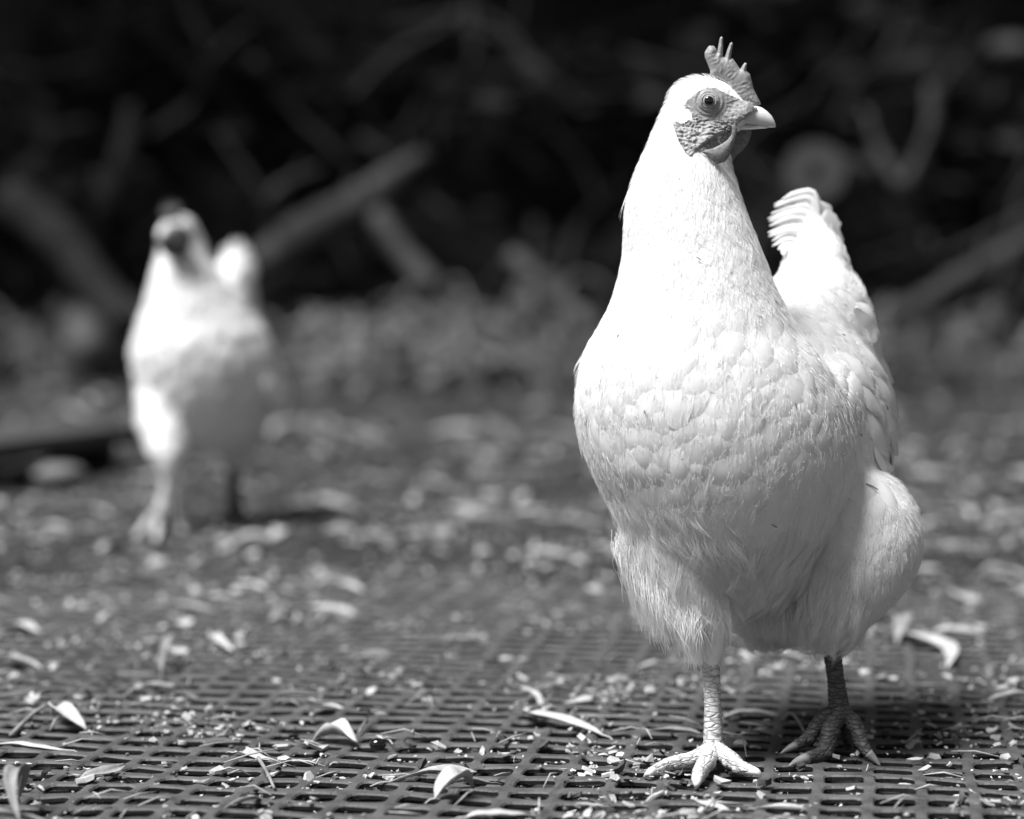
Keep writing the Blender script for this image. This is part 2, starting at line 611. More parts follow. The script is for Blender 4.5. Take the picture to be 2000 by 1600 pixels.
NAMED = [
    # px0 py0 px1 py1 width, label, curl, arch, twist, pale?
    (850, 1563, 932, 1545, .017, 'broad pale curled leaf standing arched on the grid near the bottom edge', .35, .28, .9, 1),
    (757, 1528, 934, 1512, .009, 'long wavy narrow leaf on the grid just behind the arched pale leaf', .2, .05, 1.6, 0),
    (1160, 1440, 1010, 1398, .013, 'spoon shaped pale leaf with long stalk on the grid beside the front hen\'s lit leg', .25, .06, .4, 1),
    (166, 1428, 85, 1400, .013, 'pale leaf tented over a grid hole at the far left of the picture', .3, .16, .5, 1),
    (132, 1466, -30, 1460, .008, 'straight narrow leaf lying across the grid at the left edge, below the tented leaf', .2, .02, .2, 1),
    (910, 1602, 1030, 1594, .012, 'smooth pale leaf cut off by the bottom edge of the picture', .2, .03, .2, 1),
    (1930, 1372, 2030, 1368, .010, 'pale boat shaped leaf on the grid at the right edge', .4, .08, .1, 1),
    (555, 1192, 692, 1206, .018, 'brightest long pale leaf on the soil between the two hens', .15, .05, .3, 1),
    (425, 1148, 523, 1155, .014, 'pale leaf lying left of and beyond the brightest long leaf', .2, .06, .3, 1),
    (615, 1146, 716, 1154, .013, 'pale leaf lying just beyond the brightest long leaf', .2, .05, .5, 1),
    (300, 1188, 422, 1192, .012, 'dull long leaf on the soil in front of the rear hen\'s pale foot', .2, .04, .5, 0),
    (400, 1252, 456, 1276, .010, 'small curled leaf alone on the soil nearer than the dull long leaf', .3, .12, .5, 1),
    (815, 1252, 960, 1252, .009, 'straight dull strip of leaf on the soil left of the front hen\'s thigh', .2, .02, .2, 0),
    (515, 1066, 578, 1050, .018, 'pale leaf tilted up on the soil right of the rear hen\'s dark foot', .2, .14, .3, 1),
    (1740, 1232, 1850, 1306, .016, 'long pale leaf behind the front hen\'s rounded thigh', .2, .03, .5, 0),
    (1722, 1228, 1768, 1262, .018, 'short pale leaf standing up behind the front hen\'s rounded thigh', .2, .16, .4, 0),
    (0, 1228, 86, 1236, .014, 'pale leaf at the left edge in front of the old timber', .25, .06, .3, 1),
    (975, 1012, 1092, 1006, .030, 'wide pale leaf on the soil beyond the front hen, left of her breast', .15, .06, .3, 1),
    (835, 1052, 905, 1048, .026, 'pale oval leaf on the soil halfway between the two hens', .15, .08, .3, 1),
    (920, 1094, 1150, 1090, .016, 'long broken strip of bark like leaf left of the front hen\'s thigh', .15, .03, .8, 0),
    (1270, 1428, 1370, 1436, .008, 'narrow dull leaf lying behind the front hen\'s lit shank', .2, .03, .3, 0),
    (1400, 1406, 1520, 1398, .010, 'narrow pale leaf across the grid between the front hen\'s feet', .2, .04, .6, 1),
    (610, 1450, 700, 1452, .016, 'crumpled pale leaf with an upturned stalk left of the spoon shaped leaf', .5, .16, 1.2, 1),
    (20, 1566, 50, 1618, .009, 'curved leaf stuck upright in the bottom left corner of the grid', .3, .35, .4, 0),
    (330, 1320, 300, 1290, .008, 'small hooked leaf stalk on the grid beyond the tented leaf', .3, .3, .5, 0),
    (0, 1290, 70, 1312, .008, 'dull leaf on the grid edge at the left of the picture', .2, .1, .3, 0),
]
for i, (a, b, c, d, W, lab, cu, ar, tw, pale) in enumerate(NAMED):
    put_leaf(a, b, c, d, W, lab, cu, ar, tw, M_leafp if pale else M_leaf, seed=i + 3, fat=.35 + .3 * ((i * 7) % 5) / 5)


def small_leaves():
    protos = [leaf_mesh('fallen_leaf', .034 + .007 * k, .007 + .0018 * (k % 3), .2 + .08 * (k % 3), .02 + .03 * (k % 4), .3 * k, 50 + k, M_leaf if k % 3 else M_leafp, fat=.3 + .06 * k) for k in range(6)]
    used = set()
    rng = random.Random(21)
    n = 0
    while n < 272:
        d = rng.uniform(1.9, 4.8) if rng.random() < .60 else (rng.uniform(1.2, 1.9) if rng.random() < .22 else rng.uniform(4.8, 10.5))
        y = d - 1.48
        x = rng.uniform(-.235, .235) * d
        if 0.03 < x < 0.28 and -0.06 < y < 0.08:
            continue
        k = rng.randrange(6)
        if k in used:
            o = protos[k].copy()
            C.objects.link(o)
        else:
            o = protos[k]
            used.add(k)
        z = 0.0008 if y < 0.9 else ground_z(x, y) + .002
        o.location = (x, y, max(z, 0.0005 if y < 1.2 else z))
        o.rotation_euler = (rng.gauss(0, .22) + .12, rng.gauss(0, .15), rng.gauss(0, .8) + rng.choice((0, 3.14)))
        s = rng.uniform(.3, .75) if y < .45 else rng.uniform(.6, 1.1) if y < 1 else rng.uniform(.8, 1.5) if y < 3 else rng.uniform(1.3, 2.6)
        o.scale = (s, s, s)
        tag(o, 'small dry leaf lying loose among the litter' if y < 0.9 else 'small dry leaf lying on the bare soil', 'leaf',
            'loose leaves on the grid matting' if y < 0.9 else 'loose leaves on the yard soil')
        n += 1


small_leaves()


def twig(pxs, r, label, z=0.0015, lift=(0, 0)):
    pts = [on_ground(px, py, 0) + Vector((0, 0, z + h)) for px, py, h in pxs]
    mb = MB()
    sp = spline(pts, 12)
    mb.tube(sp, [r * (1 - .4 * i / 11) for i in range(12)], 7)
    o = mb.obj('dry_twig', M_twig, origin=pts[0])
    tag(o, label, 'twig')


twig([(22, 1440, 0), (60, 1420, .006), (88, 1418, .012)], .0018, 'pale twig leaning on the tented leaf at the far left')
twig([(1528, 1420, .003), (1548, 1428, .010), (1580, 1455, .002)], .0014, 'short bent twig between the front hen\'s feet')
twig([(505, 1505, .006), (520, 1530, .006), (536, 1545, 0)], .0013, 'short forked twig lying across the grid bars left of the arched leaf')
twig([(1770, 1455, 0), (1800, 1440, .004)], .001, 'tiny pale twig on the grid right of the front hen\'s dark foot')
twig([(700, 1425, .012), (722, 1412, .006), (700, 1436, 0)], .0012, 'hooked stalk beside the crumpled pale leaf')
o = MB()
o.ellipsoid((0, 0, 0.004), (.0055, .0045, .004), nu=14, nv=10)
o = o.obj('seed', M_pupil)
o.location = on_ground(738, 1466, 0)
tag(o, 'round black seed resting in a grid hole left of centre', 'seed')


# ================================================================== HENS
def in_poly(x, y, poly):
    c = False
    n = len(poly)
    j = n - 1
    for i in range(n):
        xi, yi = poly[i]
        xj, yj = poly[j]
        if (yi > y) != (yj > y) and x < (xj - xi) * (y - yi) / (yj - yi) + xi:
            c = not c
        j = i
    return c


def smooth_body(parts, voxel, iters):
    """join the rough forms into one continuous skin"""
    me = bpy.data.meshes.new('rough')
    me.from_pydata(parts.v, [], parts.f)
    bm = bmesh.new()
    bm.from_mesh(me)
    bmesh.ops.remove_doubles(bm, verts=bm.verts, dist=1e-6)
    bmesh.ops.recalc_face_normals(bm, faces=bm.faces)
    bm.to_mesh(me)
    bm.free()
    ob = bpy.data.objects.new('rough', me)
    C.objects.link(ob)
    r = ob.modifiers.new('r', 'REMESH')
    r.mode = 'VOXEL'
    r.voxel_size = voxel
    s = ob.modifiers.new('s', 'SMOOTH')
    s.factor = 0.5
    s.iterations = iters
    dg = bpy.context.evaluated_depsgraph_get()
    ev = ob.evaluated_get(dg)
    m2 = ev.to_mesh()
    nv = len(m2.vertices)
    co = np.empty(nv * 3)
    m2.vertices.foreach_get('co', co)
    fs = [tuple(p.vertices) for p in m2.polygons]
    ev.to_mesh_clear()
    bpy.data.objects.remove(ob)
    bpy.data.meshes.remove(me)
    return co.reshape(-1, 3), fs


def slices_mb(mb, rows, seg=36, power=2.0):
    rings = []
    for (py, L, R, Yc, ry) in rows:
        a, b = at(L, py, Yc), at(R, py, Yc)
        c = (a + b) / 2
        rx = (b.x - a.x) / 2
        ring = []
        for k in range(seg):
            th = 2 * math.pi * k / seg
            cx, sx = math.cos(th), math.sin(th)
            ring.append(Vector((c.x + rx * math.copysign(abs(cx) ** (2 / power), cx), c.y + ry * math.copysign(abs(sx) ** (2 / power), sx), c.z)))
        rings.append(ring)
    n = len(rings)
    V = [v for r in rings for v in r]
    F = []
    for i in range(n - 1):
        for k in range(seg):
            k2 = (k + 1) % seg
            F.append((i * seg + k, i * seg + k2, (i + 1) * seg + k2, (i + 1) * seg + k))
    F.append(tuple(range(seg))[::-1])
    F.append(tuple((n - 1) * seg + k for k in range(seg)))
    mb.add(V, F)


class Plumage:
    def __init__(self, co, faces, flow, scale=1.0):
        self.co, self.flow, self.sc = co, flow, scale
        self.bvh = BVHTree.FromPolygons([Vector(c) for c in co], faces)
        tris = []
        for f in faces:
            for k in range(1, len(f) - 1):
                tris.append((f[0], f[k], f[k + 1]))
        self.tris = np.array(tris)
        a, b, c = (co[self.tris[:, i]] for i in range(3))
        self.area = np.linalg.norm(np.cross(b - a, c - a), axis=1) / 2
        self.cum = np.cumsum(self.area) / self.area.sum()

    def sample(self, n, rng):
        t = np.searchsorted(self.cum, rng.random(n))
        t = np.minimum(t, len(self.tris) - 1)
        u, v = rng.random(n), rng.random(n)
        k = u + v > 1
        u[k], v[k] = 1 - u[k], 1 - v[k]
        a, b, c = (self.co[self.tris[t, i]] for i in range(3))
        return a + (b - a) * u[:, None] + (c - a) * v[:, None]

    def near(self, p):
        q, n, i, d = self.bvh.find_nearest(p)
        return q, n

    def tangent(self, p, n, ang=0.0):
        d = self.flow(p, n)
        d = d - n * d.dot(n)
        if d.length < 1e-4:
            d = Vector((0, 1, 0)) - n * n.y
        d.normalize()
        if ang:
            d = (d * math.cos(ang) + n.cross(d) * math.sin(ang)).normalized()
        return d

    def feathers(self, n, size_at, mind, seed, lift=0.1, V=None, F=None, fray=None):
        """overlapping cupped feathers laid over the skin. size_at(p)->(length,width) or None"""
        rng = np.random.default_rng(seed)
        rr = random.Random(seed)
        V = [] if V is None else V
        F = [] if F is None else F
        grid = {}
        cell = mind
        nu, nv = 7, 6
        for p in self.sample(n, rng):
            P = Vector(p)
            s = size_at(P)
            if not s:
                continue
            L, W = s
            md = mind * W / 0.016
            key = tuple(int(math.floor(c / cell)) for c in P)
            ok = True
            for dx in (-1, 0, 1):
                for dy in (-1, 0, 1):
                    for dz in (-1, 0, 1):
                        for q in grid.get((key[0] + dx, key[1] + dy, key[2] + dz), ()):
                            if (q - P).length < md:
                                ok = False
                if not ok:
                    break
            if not ok:
                continue
            grid.setdefault(key, []).append(P)
            q, nn = self.near(P)
            d = self.tangent(q, nn, rr.gauss(0, .16))
            b = nn.cross(d)
            L *= rr.uniform(.7, 1.3)
            W *= rr.uniform(.68, 1.35)
            lf = lift * L * rr.uniform(.65, 1.25) * (.4 if W < .0125 else 1)
            base = len(V)
            loose = rr.random() < .06
            for i in range(nu + 1):
                u = i / nu
                w = W * (0.62 + .38 * math.sin(min(1, u / .6) * math.pi / 2))
                for j in range(nv + 1):
                    v = j / nv * 2 - 1
                    uu = u * (1 - .42 * (1 - math.sqrt(max(0, 1 - .96 * v * v))))
                    pt = q + d * (uu - .35) * L + b * v * w / 2
                    s2, n2 = self.near(pt)
                    h = 0.0002 + lf * (1 - .9 * v * v) * math.sin(math.pi * min(1, u ** 1.15)) ** 1.15
                    h += lf * (.55 if loose else .03) * u ** 3
                    V.append(tuple(s2 + n2 * h))
            if fray is not None:
                for k in range(14):
                    v = rr.uniform(-.95, .95)
                    uu = (1 - .42 * (1 - math.sqrt(max(0, 1 - .96 * v * v)))) - rr.uniform(.0, .35)
                    pt = q + d * (uu - .35) * L + b * v * W / 2
                    s2, n2 = self.near(pt)
                    h = 0.0004 + lf * (1 - .9 * v * v) * math.sin(math.pi * min(1, max(0, uu) ** 1.15)) ** 1.15
                    dd = (d + b * (v * .35 + rr.gauss(0, .12)) + n2 * rr.uniform(-.04, .08)).normalized()
                    l = L * rr.uniform(.10, .24)
                    st = s2 + n2 * h
                    fray.append([st + dd * l * t + n2 * (.0006 * math.sin(t * 3)) for t in (0, .25, .5, .75, 1)])
            for i in range(nu):
                for j in range(nv):
                    a = base + i * (nv + 1) + j
                    F.append((a, a + 1, a + nv + 2, a + nv + 1))
        return V, F

    def strands(self, n, spec, seed, npt=5):
        """fine barbs. spec(p)->(length, lift, curl) or None"""
        rng = np.random.default_rng(seed)
        rr = random.Random(seed)
        pts = []
        for p in self.sample(n, rng):
            P = Vector(p)
            s = spec(P, rr)
            if not s:
                continue
            L, lf, curl = s
            q, nn = self.near(P)
            cl = noise.noise_vector(P * 120)
            d = self.tangent(q, nn, rr.gauss(0, .25) + cl.x * .5)
            h0 = 0.0004
            L *= rr.uniform(.6, 1.3)
            gz = rr.gauss(0, curl)
            b = nn.cross(d)
            cur = q + nn * h0
            line = [cur.copy()]
            step = L / (npt - 1)
            dirv = d + nn * lf * 1.2
            for i in range(npt - 1):
                dirv = (dirv + b * gz * .3 + Vector((0, 0, -.10)) - nn * lf * .25).normalized()
                cur = cur + dirv * step
                s2, n2 = self.near(cur)
                off = (cur - s2).dot(n2)
                mino = 0.0008 + 0.0004 * i
                if off < mino and (cur - s2).length < 0.01:
                    cur = s2 + n2 * mino
                line.append(cur.copy())
            pts.append(line)
        return pts


def hair_obj(name, lines, r0, mat, parent, root, label=None):
    n = len(lines)
    npt = len(lines[0])
    hc = bpy.data.hair_curves.new(name)
    hc.add_curves([npt] * n)
    arr = np.array([[tuple(p - root) for p in l] for l in lines], dtype=np.float32).reshape(-1)
    hc.position_data.foreach_set('vector', arr)
    rad = hc.attributes.get('radius') or hc.attributes.new('radius', 'FLOAT', 'POINT')
    taper = np.linspace(1, .25, npt) * r0
    rad.data.foreach_set('value', np.tile(taper, n).astype(np.float32))
    hc.materials.append(mat)
    o = bpy.data.objects.new(name, hc)
    C.objects.link(o)
    o.parent = parent
    o['kind'] = 'stuff'
    return o


def extrude_outline(pts_px, Y, thick, mat, name, parent, root, bulge=1.0, tilt=0.0, step=3.0):
    """a fleshy blade with the given outline: filled, thicker in the middle, edges rounded"""
    poly = [(p[0], p[1]) for p in pts_px]
    # resample the outline
    dense = []
    for i in range(len(poly)):
        a, b = poly[i], poly[(i + 1) % len(poly)]
        n = max(1, int(math.hypot(b[0] - a[0], b[1] - a[1]) / step))
        for k in range(n):
            dense.append((a[0] + (b[0] - a[0]) * k / n, a[1] + (b[1] - a[1]) * k / n))
    bm = bmesh.new()
    vs_ = [bm.verts.new((x, y, 0)) for x, y in dense]
    es = [bm.edges.new((vs_[i], vs_[(i + 1) % len(vs_)])) for i in range(len(vs_))]
    bmesh.ops.triangle_fill(bm, edges=es, use_beauty=True)
    for _ in range(3):
        long = [e for e in bm.edges if e.calc_length() > step * 1.6 and not e.is_boundary]
        if not long:
            break
        bmesh.ops.subdivide_edges(bm, edges=long, cuts=1)
        bmesh.ops.triangulate(bm, faces=bm.faces[:])
        bmesh.ops.beautify_fill(bm, faces=bm.faces[:], edges=[e for e in bm.edges if not e.is_boundary])
    bm.verts.ensure_lookup_table()
    xy = [(v.co.x, v.co.y) for v in bm.verts]
    bd = [v.is_boundary for v in bm.verts]
    tri = [tuple(v.index for v in f.verts) for f in bm.faces]
    bm.verts.index_update()
    tri = [tuple(v.index for v in f.verts) for f in bm.faces]
    bm.free()
    da = np.array(dense)
    V = []
    n = len(xy)
    cx = da[:, 0].mean()
    for side in (-1, 1):
        for (x, y), isb in zip(xy, bd):
            dist = 0 if isb else np.sqrt(((da - np.array((x, y))) ** 2).sum(1)).min()
            h = thick / 2 * (0.12 if isb else (1 - math.exp(-dist / 3.0 / bulge)))
            h *= 1 + .12 * noise.noise((x * .2, y * .2, side * 3))
            p = at(x, y, Y + tilt * (x - cx) * mmpx(Y))
            p.y += side * h
            V.append(tuple(p))
    F = []
    for t in tri:
        F.append(t)
        F.append(tuple(i + n for i in t[::-1]))
    # rim
    m = len(dense)
    for i in range(m):
        j = (i + 1) % m
        F.append((i, j, j + n, i + n))
    bm = bmesh.new()
    me = bpy.data.meshes.new(name)
    me.from_pydata(V, [], F)
    bm.from_mesh(me)
    bmesh.ops.recalc_face_normals(bm, faces=bm.faces[:])
    vv = [tuple(v.co) for v in bm.verts]
    ff = [tuple(v.index for v in f.verts) for f in bm.faces]
    bm.free()
    bpy.data.meshes.remove(me)
    return mesh_obj(name, vv, ff, mat, parent, True, root)


def blade_feather(pts, W, facing, mat, parent, root, name='tail_feather', curl=.12, notch=True, seed=0):
    """one long quill feather along pts, width W, flat side turned towards facing"""
    rr = random.Random(seed)
    n = 14
    sp = spline(pts, n)
    nv = 6
    V, F = [], []
    fc = Vector(facing).normalized()
    for i, p in enumerate(sp):
        t = (sp[min(i + 1, n - 1)] - sp[max(i - 1, 0)]).normalized()
        side = t.cross(fc).normalized()
        nn = side.cross(t)
        u = i / (n - 1)
        w = W * (0.35 + .65 * math.sin(min(1, u / .45) * math.pi / 2))
        if u > .72:
            w *= math.sqrt(max(0.02, 1 - ((u - .72) / .285) ** 2))
        for j in range(nv + 1):
            v = j / nv * 2 - 1
            e = (rr.random() - .5) * (.30 if u > .6 else .08) * abs(v) if notch else 0
            V.append(p + side * (v + e) * w / 2 - nn * curl * w * v * v + nn * .0006 * (1 - abs(v)) - t * abs(v) * w * .25)
    for i in range(n - 1):
        for j in range(nv):
            a = i * (nv + 1) + j
            F.append((a, a + 1, a + nv + 2, a + nv + 1))
    o = mesh_obj(name, V, F, mat, parent, True, root)
    mb = MB()
    mb.tube(sp[:-2], [.0009 * (1 - .85 * i / (n - 2)) for i in range(n - 2)], 6)
    q = mb.obj('quill', M_strand, o, True, root)
    return o


def leg_tube(mb, pts, radii, n=40, seg=20, scute=0.0):
    sp = spline(pts, n)
    us = np.linspace(0, len(radii) - 1, n)
    rs = np.interp(us, range(len(radii)), radii)

    def jit(i, k):
        # overlapping scutes down the front, rings on the toes
        row = i / 2.0
        ph = row % 1.0
        return scute * (ph - .5) * 1.2 + .02 * noise.noise((i * .7, k * .9, len(mb.v) * .01))
    mb.tube(sp, list(rs), seg, True, 1.0, jit if scute else None)


def build_leg(parent, root, hock, ankle, toes, claws, r_sh, mat, claw_mat, scute=.10):
    mb = MB()
    top = Vector(hock) + (Vector(hock) - Vector(ankle)).normalized() * .02
    leg_tube(mb, [top, hock, (Vector(hock) * .5 + Vector(ankle) * .5) + Vector((0, -.001, 0)), ankle], [r_sh * 1.25, r_sh * 1.1, r_sh * 1.0, r_sh * 1.30], 44, 20, scute)
    mb.ellipsoid(Vector(ankle), (r_sh * 1.5, r_sh * 1.5, r_sh * 1.25), nu=16, nv=10)
    for t, rad in toes:
        leg_tube(mb, [Vector(ankle)] + [Vector(p) for p in t], rad, 30, 14, scute)
        # pads under the joints
        for p, r in zip(t[:-1], rad[1:-1]):
            mb.ellipsoid(Vector(p) - Vector((0, 0, r * .25)), (r * 1.08, r * 1.08, r * .9), nu=12, nv=8)
    lg = mb.obj('leg', mat, parent, True, root)
    for c in claws:
        m2 = MB()
        m2.tube(spline(c[0], 8), [c[1] * (1 - .88 * (i / 7) ** 1.3) for i in range(8)], 10)
        m2.obj('claw', claw_mat, lg, True, root)
    return lg


# ------------------------------------------------------------------ the front hen
def front_hen():
    root = Vector((0.155, 0.03, 0.0))
    hen = thing('hen', 'large white hen in sharp focus standing on the grid with head turned right', 'hen', root)
    mb = MB()
    rows = [
        (172, 1332, 1410, .029, .012), (190, 1314, 1418, .030, .015), (215, 1294, 1420, .030, .017), (250, 1280, 1420, .030, .020), (300, 1259, 1422, .030, .026), (350, 1237, 1432, .028, .031), (400, 1224, 1448, .025, .036),
        (450, 1221, 1467, .022, .040), (500, 1220, 1487, .020, .044), (550, 1209, 1506, .018, .048), (600, 1194, 1530, .018, .054),
        (650, 1166, 1560, .020, .061), (700, 1138, 1604, .022, .068), (750, 1128, 1634, .026, .075), (800, 1125, 1656, .030, .080),
        (850, 1134, 1668, .034, .083), (900, 1148, 1670, .038, .084), (950, 1173, 1658, .042, .082), (1000, 1198, 1640, .046, .078),
        (1050, 1224, 1612, .050, .072), (1100, 1256, 1590, .055, .062), (1150, 1285, 1545, .060, .048), (1185, 1340, 1490, .065, .030)]
    slices_mb(mb, rows)
    # skull
    mb.ellipsoid(at(1378, 208, .028), (.0245, .0165, .0185), Matrix.Rotation(math.radians(12), 4, 'Y'), 24, 16)
    mb.ellipsoid(at(1425, 222, .026), (.0135, .011, .0125), Matrix.Rotation(math.radians(20), 4, 'Y'), 18, 12)
    # hind body, saddle, tail core
    mb.ellipsoid(at(1530, 850, .11), (.070, .105, .088), Matrix.Rotation(math.radians(-18), 4, 'Z') @ Matrix.Rotation(math.radians(18), 4, 'X'), 28, 18)
    mb.ellipsoid(at(1590, 680, .135), (.040, .065, .056), Matrix.Rotation(math.radians(-15), 4, 'Z') @ Matrix.Rotation(math.radians(40), 4, 'X'), 24, 16)
    mb.ellipsoid(at(1588, 580, .150), (.0250, .030, .045), Matrix.Rotation(math.radians(6), 4, 'Y'), 20, 14)
    mb.ellipsoid(at(1590, 500, .158), (.012, .016, .026), None, 20, 14)
    # folded wings
    mb.ellipsoid(at(1662, 790, .105), (.020, .09, .042), Matrix.Rotation(math.radians(-16), 4, 'Z') @ Matrix.Rotation(math.radians(-8), 4, 'Y'), 22, 14)
    mb.ellipsoid(at(1212, 800, .115), (.018, .085, .042), Matrix.Rotation(math.radians(-16), 4, 'Z'), 22, 14)
    # thighs
    slices_mb(mb, [(905, 1640, 1700, .075, .025), (935, 1585, 1748, .072, .045), (980, 1555, 1782, .070, .055), (1040, 1540, 1797, .068, .060), (1090, 1535, 1793, .066, .060),
                   (1140, 1540, 1768, .064, .056), (1185, 1548, 1728, .060, .048), (1220, 1562, 1688, .056, .036), (1245, 1585, 1660, .052, .020)])
    slices_mb(mb, [(990, 1232, 1400, .04, .045), (1050, 1232, 1420, .035, .042), (1110, 1256, 1434, .030, .036), (1165, 1294, 1438, .026, .028), (1215, 1334, 1436, .022, .020),
                   (1255, 1358, 1418, .020, .013), (1285, 1370, 1410, .018, .0085), (1306, 1375, 1404, .018, .0055)])
    # abdomen fluff between the legs
    mb.ellipsoid(at(1510, 1130, .115), (.048, .05, .040), None, 22, 14)
    co, fs = smooth_body(mb, .0030, 8)
    mesh_obj('body', co, fs, M_down, hen, True, root)

    tail_dir = Vector((.25, 1, 0)).normalized()

    def flow(p, n):
        px, py = to_px(p)
        d = Vector((0, 0, -1.0))
        if p.y > .06 and py < 930 and not (px < 1300):
            k = sstep(.06, .14, p.y)
            d = d * (1 - .75 * k) + tail_dir * k * 1.0
        if p.y > .112 and py < 640:
            d = Vector((-.15, .5, 1.0))
        if py < 215 and p.y < .06:
            d = Vector((-1, 0, -.35))
        if py > 1000 and px < 1440:
            d = Vector((.35, .1, -1))
        if py > 920 and px > 1500:
            d = Vector((-.25, .15, -1))
        return d
    pl = Plumage(co, fs, flow)
    Z = lambda zx, zy: (1180 + zx / 3.846, 40 + zy / 3.846)
    face_poly = [Z(*p) for p in ((590, 645), (640, 590), (700, 540), (770, 510), (850, 518), (930, 560), (1000, 590), (1080, 640), (1060, 720), (1000, 770), (985, 815),
                                 (930, 900), (850, 975), (760, 985), (690, 985), (640, 1025), (600, 990), (555, 905), (520, 800), (522, 762), (600, 775), (655, 740), (650, 690), (625, 655))]

    def in_face(p, grow=0):
        px, py = to_px(p)
        return abs(p.y - .028) < .04 and in_poly(px, py, face_poly)

    def size_at(p):
        px, py = to_px(p)
        if py < 330 and p.y < .1:
            return None
        if py < 470 and p.y < .1:
            return (.013, .0075)
        if py < 600 and p.y < .1:
            return (.020, .0120)
        if py > 1235 and p.y < .1 or (py > 1180 and px < 1450):
            return None
        if p.y > .112 and py < 640:
            return (.026, .014)
        return (.024, .0165)
    fray = []
    V, F = pl.feathers(16000, size_at, .0092, 4, .047, fray=fray)
    o = mesh_obj('breast_feathers', V, F, M_feather, hen, True, root)
    o['kind'] = 'stuff'

    def spec(p, rr):
        px, py = to_px(p)
        if in_face(p):
            return None
        if px > 1432 and py < 262 and p.y < .08:
            return None
        if py < 215 and p.y < .09:
            return (.004, .04, .4)
        if py < 330 and p.y < .09:
            return (.0055, .09, .5)
        if py < 620 and p.y < .1:
            return (.008, .18, .9)
        low = sstep(960, 1160, py)
        if py < 980 and rr.random() < .86:
            return None
        if px > 1690 and p.y < .2:
            return (.006, .08, .4)
        if py > 1296 and 1340 < px < 1450:
            return None
        if py > 1180 and 1360 < px < 1450:
            return (.004, .05, .4)
        if p.y > .112 and py < 640:
            return (.008, .12, .5)
        return (.0055 + .009 * low, .10 + .16 * low, .7)
    lines = fray + pl.strands(70000, spec, 11)
    # longer wisps: throat, thighs and lower belly

    def spec2(p, rr):
        px, py = to_px(p)
        if 1060 < py < 1262 and p.y < .16 and px < 1690 and not (py > 1150 and 1360 < px < 1450):
            return (.014, .24, .8)
        if 320 < py < 470 and px > 1325 and p.y < .03 and rr.random() < .5:
            return (.010, .45, .9)
        return None
    lines += pl.strands(26000, spec2, 12)
    # clumped wisps over thighs and belly, and sparse ones over the breast
    crng = np.random.default_rng(77)
    cr = random.Random(78)
    for p in pl.sample(5200, crng):
        P = Vector(p)
        px, py = to_px(P)
        if P.y > .2 or py < 330 or in_face(P):
            continue
        low = sstep(930, 1130, py)
        if cr.random() > .10 + .70 * low or (py > 1180 and 1355 < px < 1450) or px > 1690:
            continue
        q, nn = pl.near(P)
        d = pl.tangent(q, nn, cr.gauss(0, .3))
        L = (.008 + .009 * low) * cr.uniform(.6, 1.3)
        tip = q + d * L + nn * L * cr.uniform(.06, .26) + Vector((0, 0, -.15 * L))
        b = nn.cross(d)
        for k in range(int(10 + 14 * low)):
            r0 = q + b * cr.gauss(0, .0028) + d * cr.gauss(0, .003)
            r0 = pl.near(r0)[0] + nn * .0006
            e = tip + b * cr.gauss(0, .0017) + d * cr.gauss(0, .003) + nn * cr.gauss(0, .0004)
            m = (r0 + e) / 2 + nn * L * .10
            lines.append([r0, r0 * .5 + m * .5 + nn * L * .03, m, m * .5 + e * .5 + nn * L * .02, e])
    hair_obj('down_wisps', lines, .00011, M_strand, hen, root)

    # loose hanging tufts: thigh edge by the lit leg, and above the hock
    def tuft(name, base, tips, n, r, L):
        rr = random.Random(len(name) + n)
        ls = []
        for i in range(n):
            k = rr.random() * (len(base) - 1)
            j = min(int(k), len(base) - 2)
            t = k - j
            b = at(*base[j]) * (1 - t) + at(*base[j + 1]) * t
            e = at(*tips[j]) * (1 - t) + at(*tips[j + 1]) * t
            b = b + Vector((rr.gauss(0, .003), rr.uniform(-.012, .006), rr.gauss(0, .004)))
            f = rr.uniform(.55, 1.08)
            e = b + (e - b) * f + Vector((rr.gauss(0, .0025), rr.uniform(-.008, .008), rr.gauss(0, .002)))
            out = Vector((rr.gauss(0, .0015) - .001, rr.gauss(-.002, .002), 0))
            ls.append([b + (e - b) * s + out * math.sin(s * math.pi) for s in (0, .25, .5, .75, 1)])
        hair_obj(name, ls, r, M_strand, hen, root)
    tuft('thigh_tuft', [(1214, 1050, .03), (1236, 1090, .028), (1270, 1130, .02), (1306, 1160, .012)],
         [(1226, 1120, .03), (1256, 1215, .028), (1292, 1254, .02), (1320, 1250, .012)], 2300, .00015, .03)
    tuft('hock_tuft', [(1306, 1180, .012), (1338, 1200, .006), (1366, 1216, .004)],
         [(1330, 1262, .013), (1352, 1290, .008), (1372, 1302, .006)], 1000, .00014, .03)
    tuft('belly_tuft', [(1440, 1150, .06), (1500, 1170, .06), (1560, 1180, .05), (1610, 1190, .04), (1680, 1150, .03)],
         [(1440, 1225, .06), (1500, 1248, .06), (1560, 1262, .05), (1612, 1268, .04), (1660, 1238, .03)], 3000, .00015, .03)

    # specks of dirt and a few bent barbs on the breast
    dm = MB()
    for (px, py, dx, dy) in ((1545, 782, 6, 20), (1626, 794, 3, 4), (1212, 662, 4, -6), (1230, 1060, 5, 8), (1640, 888, 5, -3), (1333, 893, 3, 3), (1262, 800, 3, 8), (1480, 620, 3, 5), (1672, 846, 4, 6), (1690, 950, 22, 12), (1505, 1020, 10, 6), (1575, 822, 4, -3), (1360, 505, 8, 6), (1640, 658, 6, 4)):
        ray_a, ray_b = ray(px, py), ray(px + dx, py + dy)
        ha, hb = pl.bvh.ray_cast(CAM, ray_a), pl.bvh.ray_cast(CAM, ray_b)
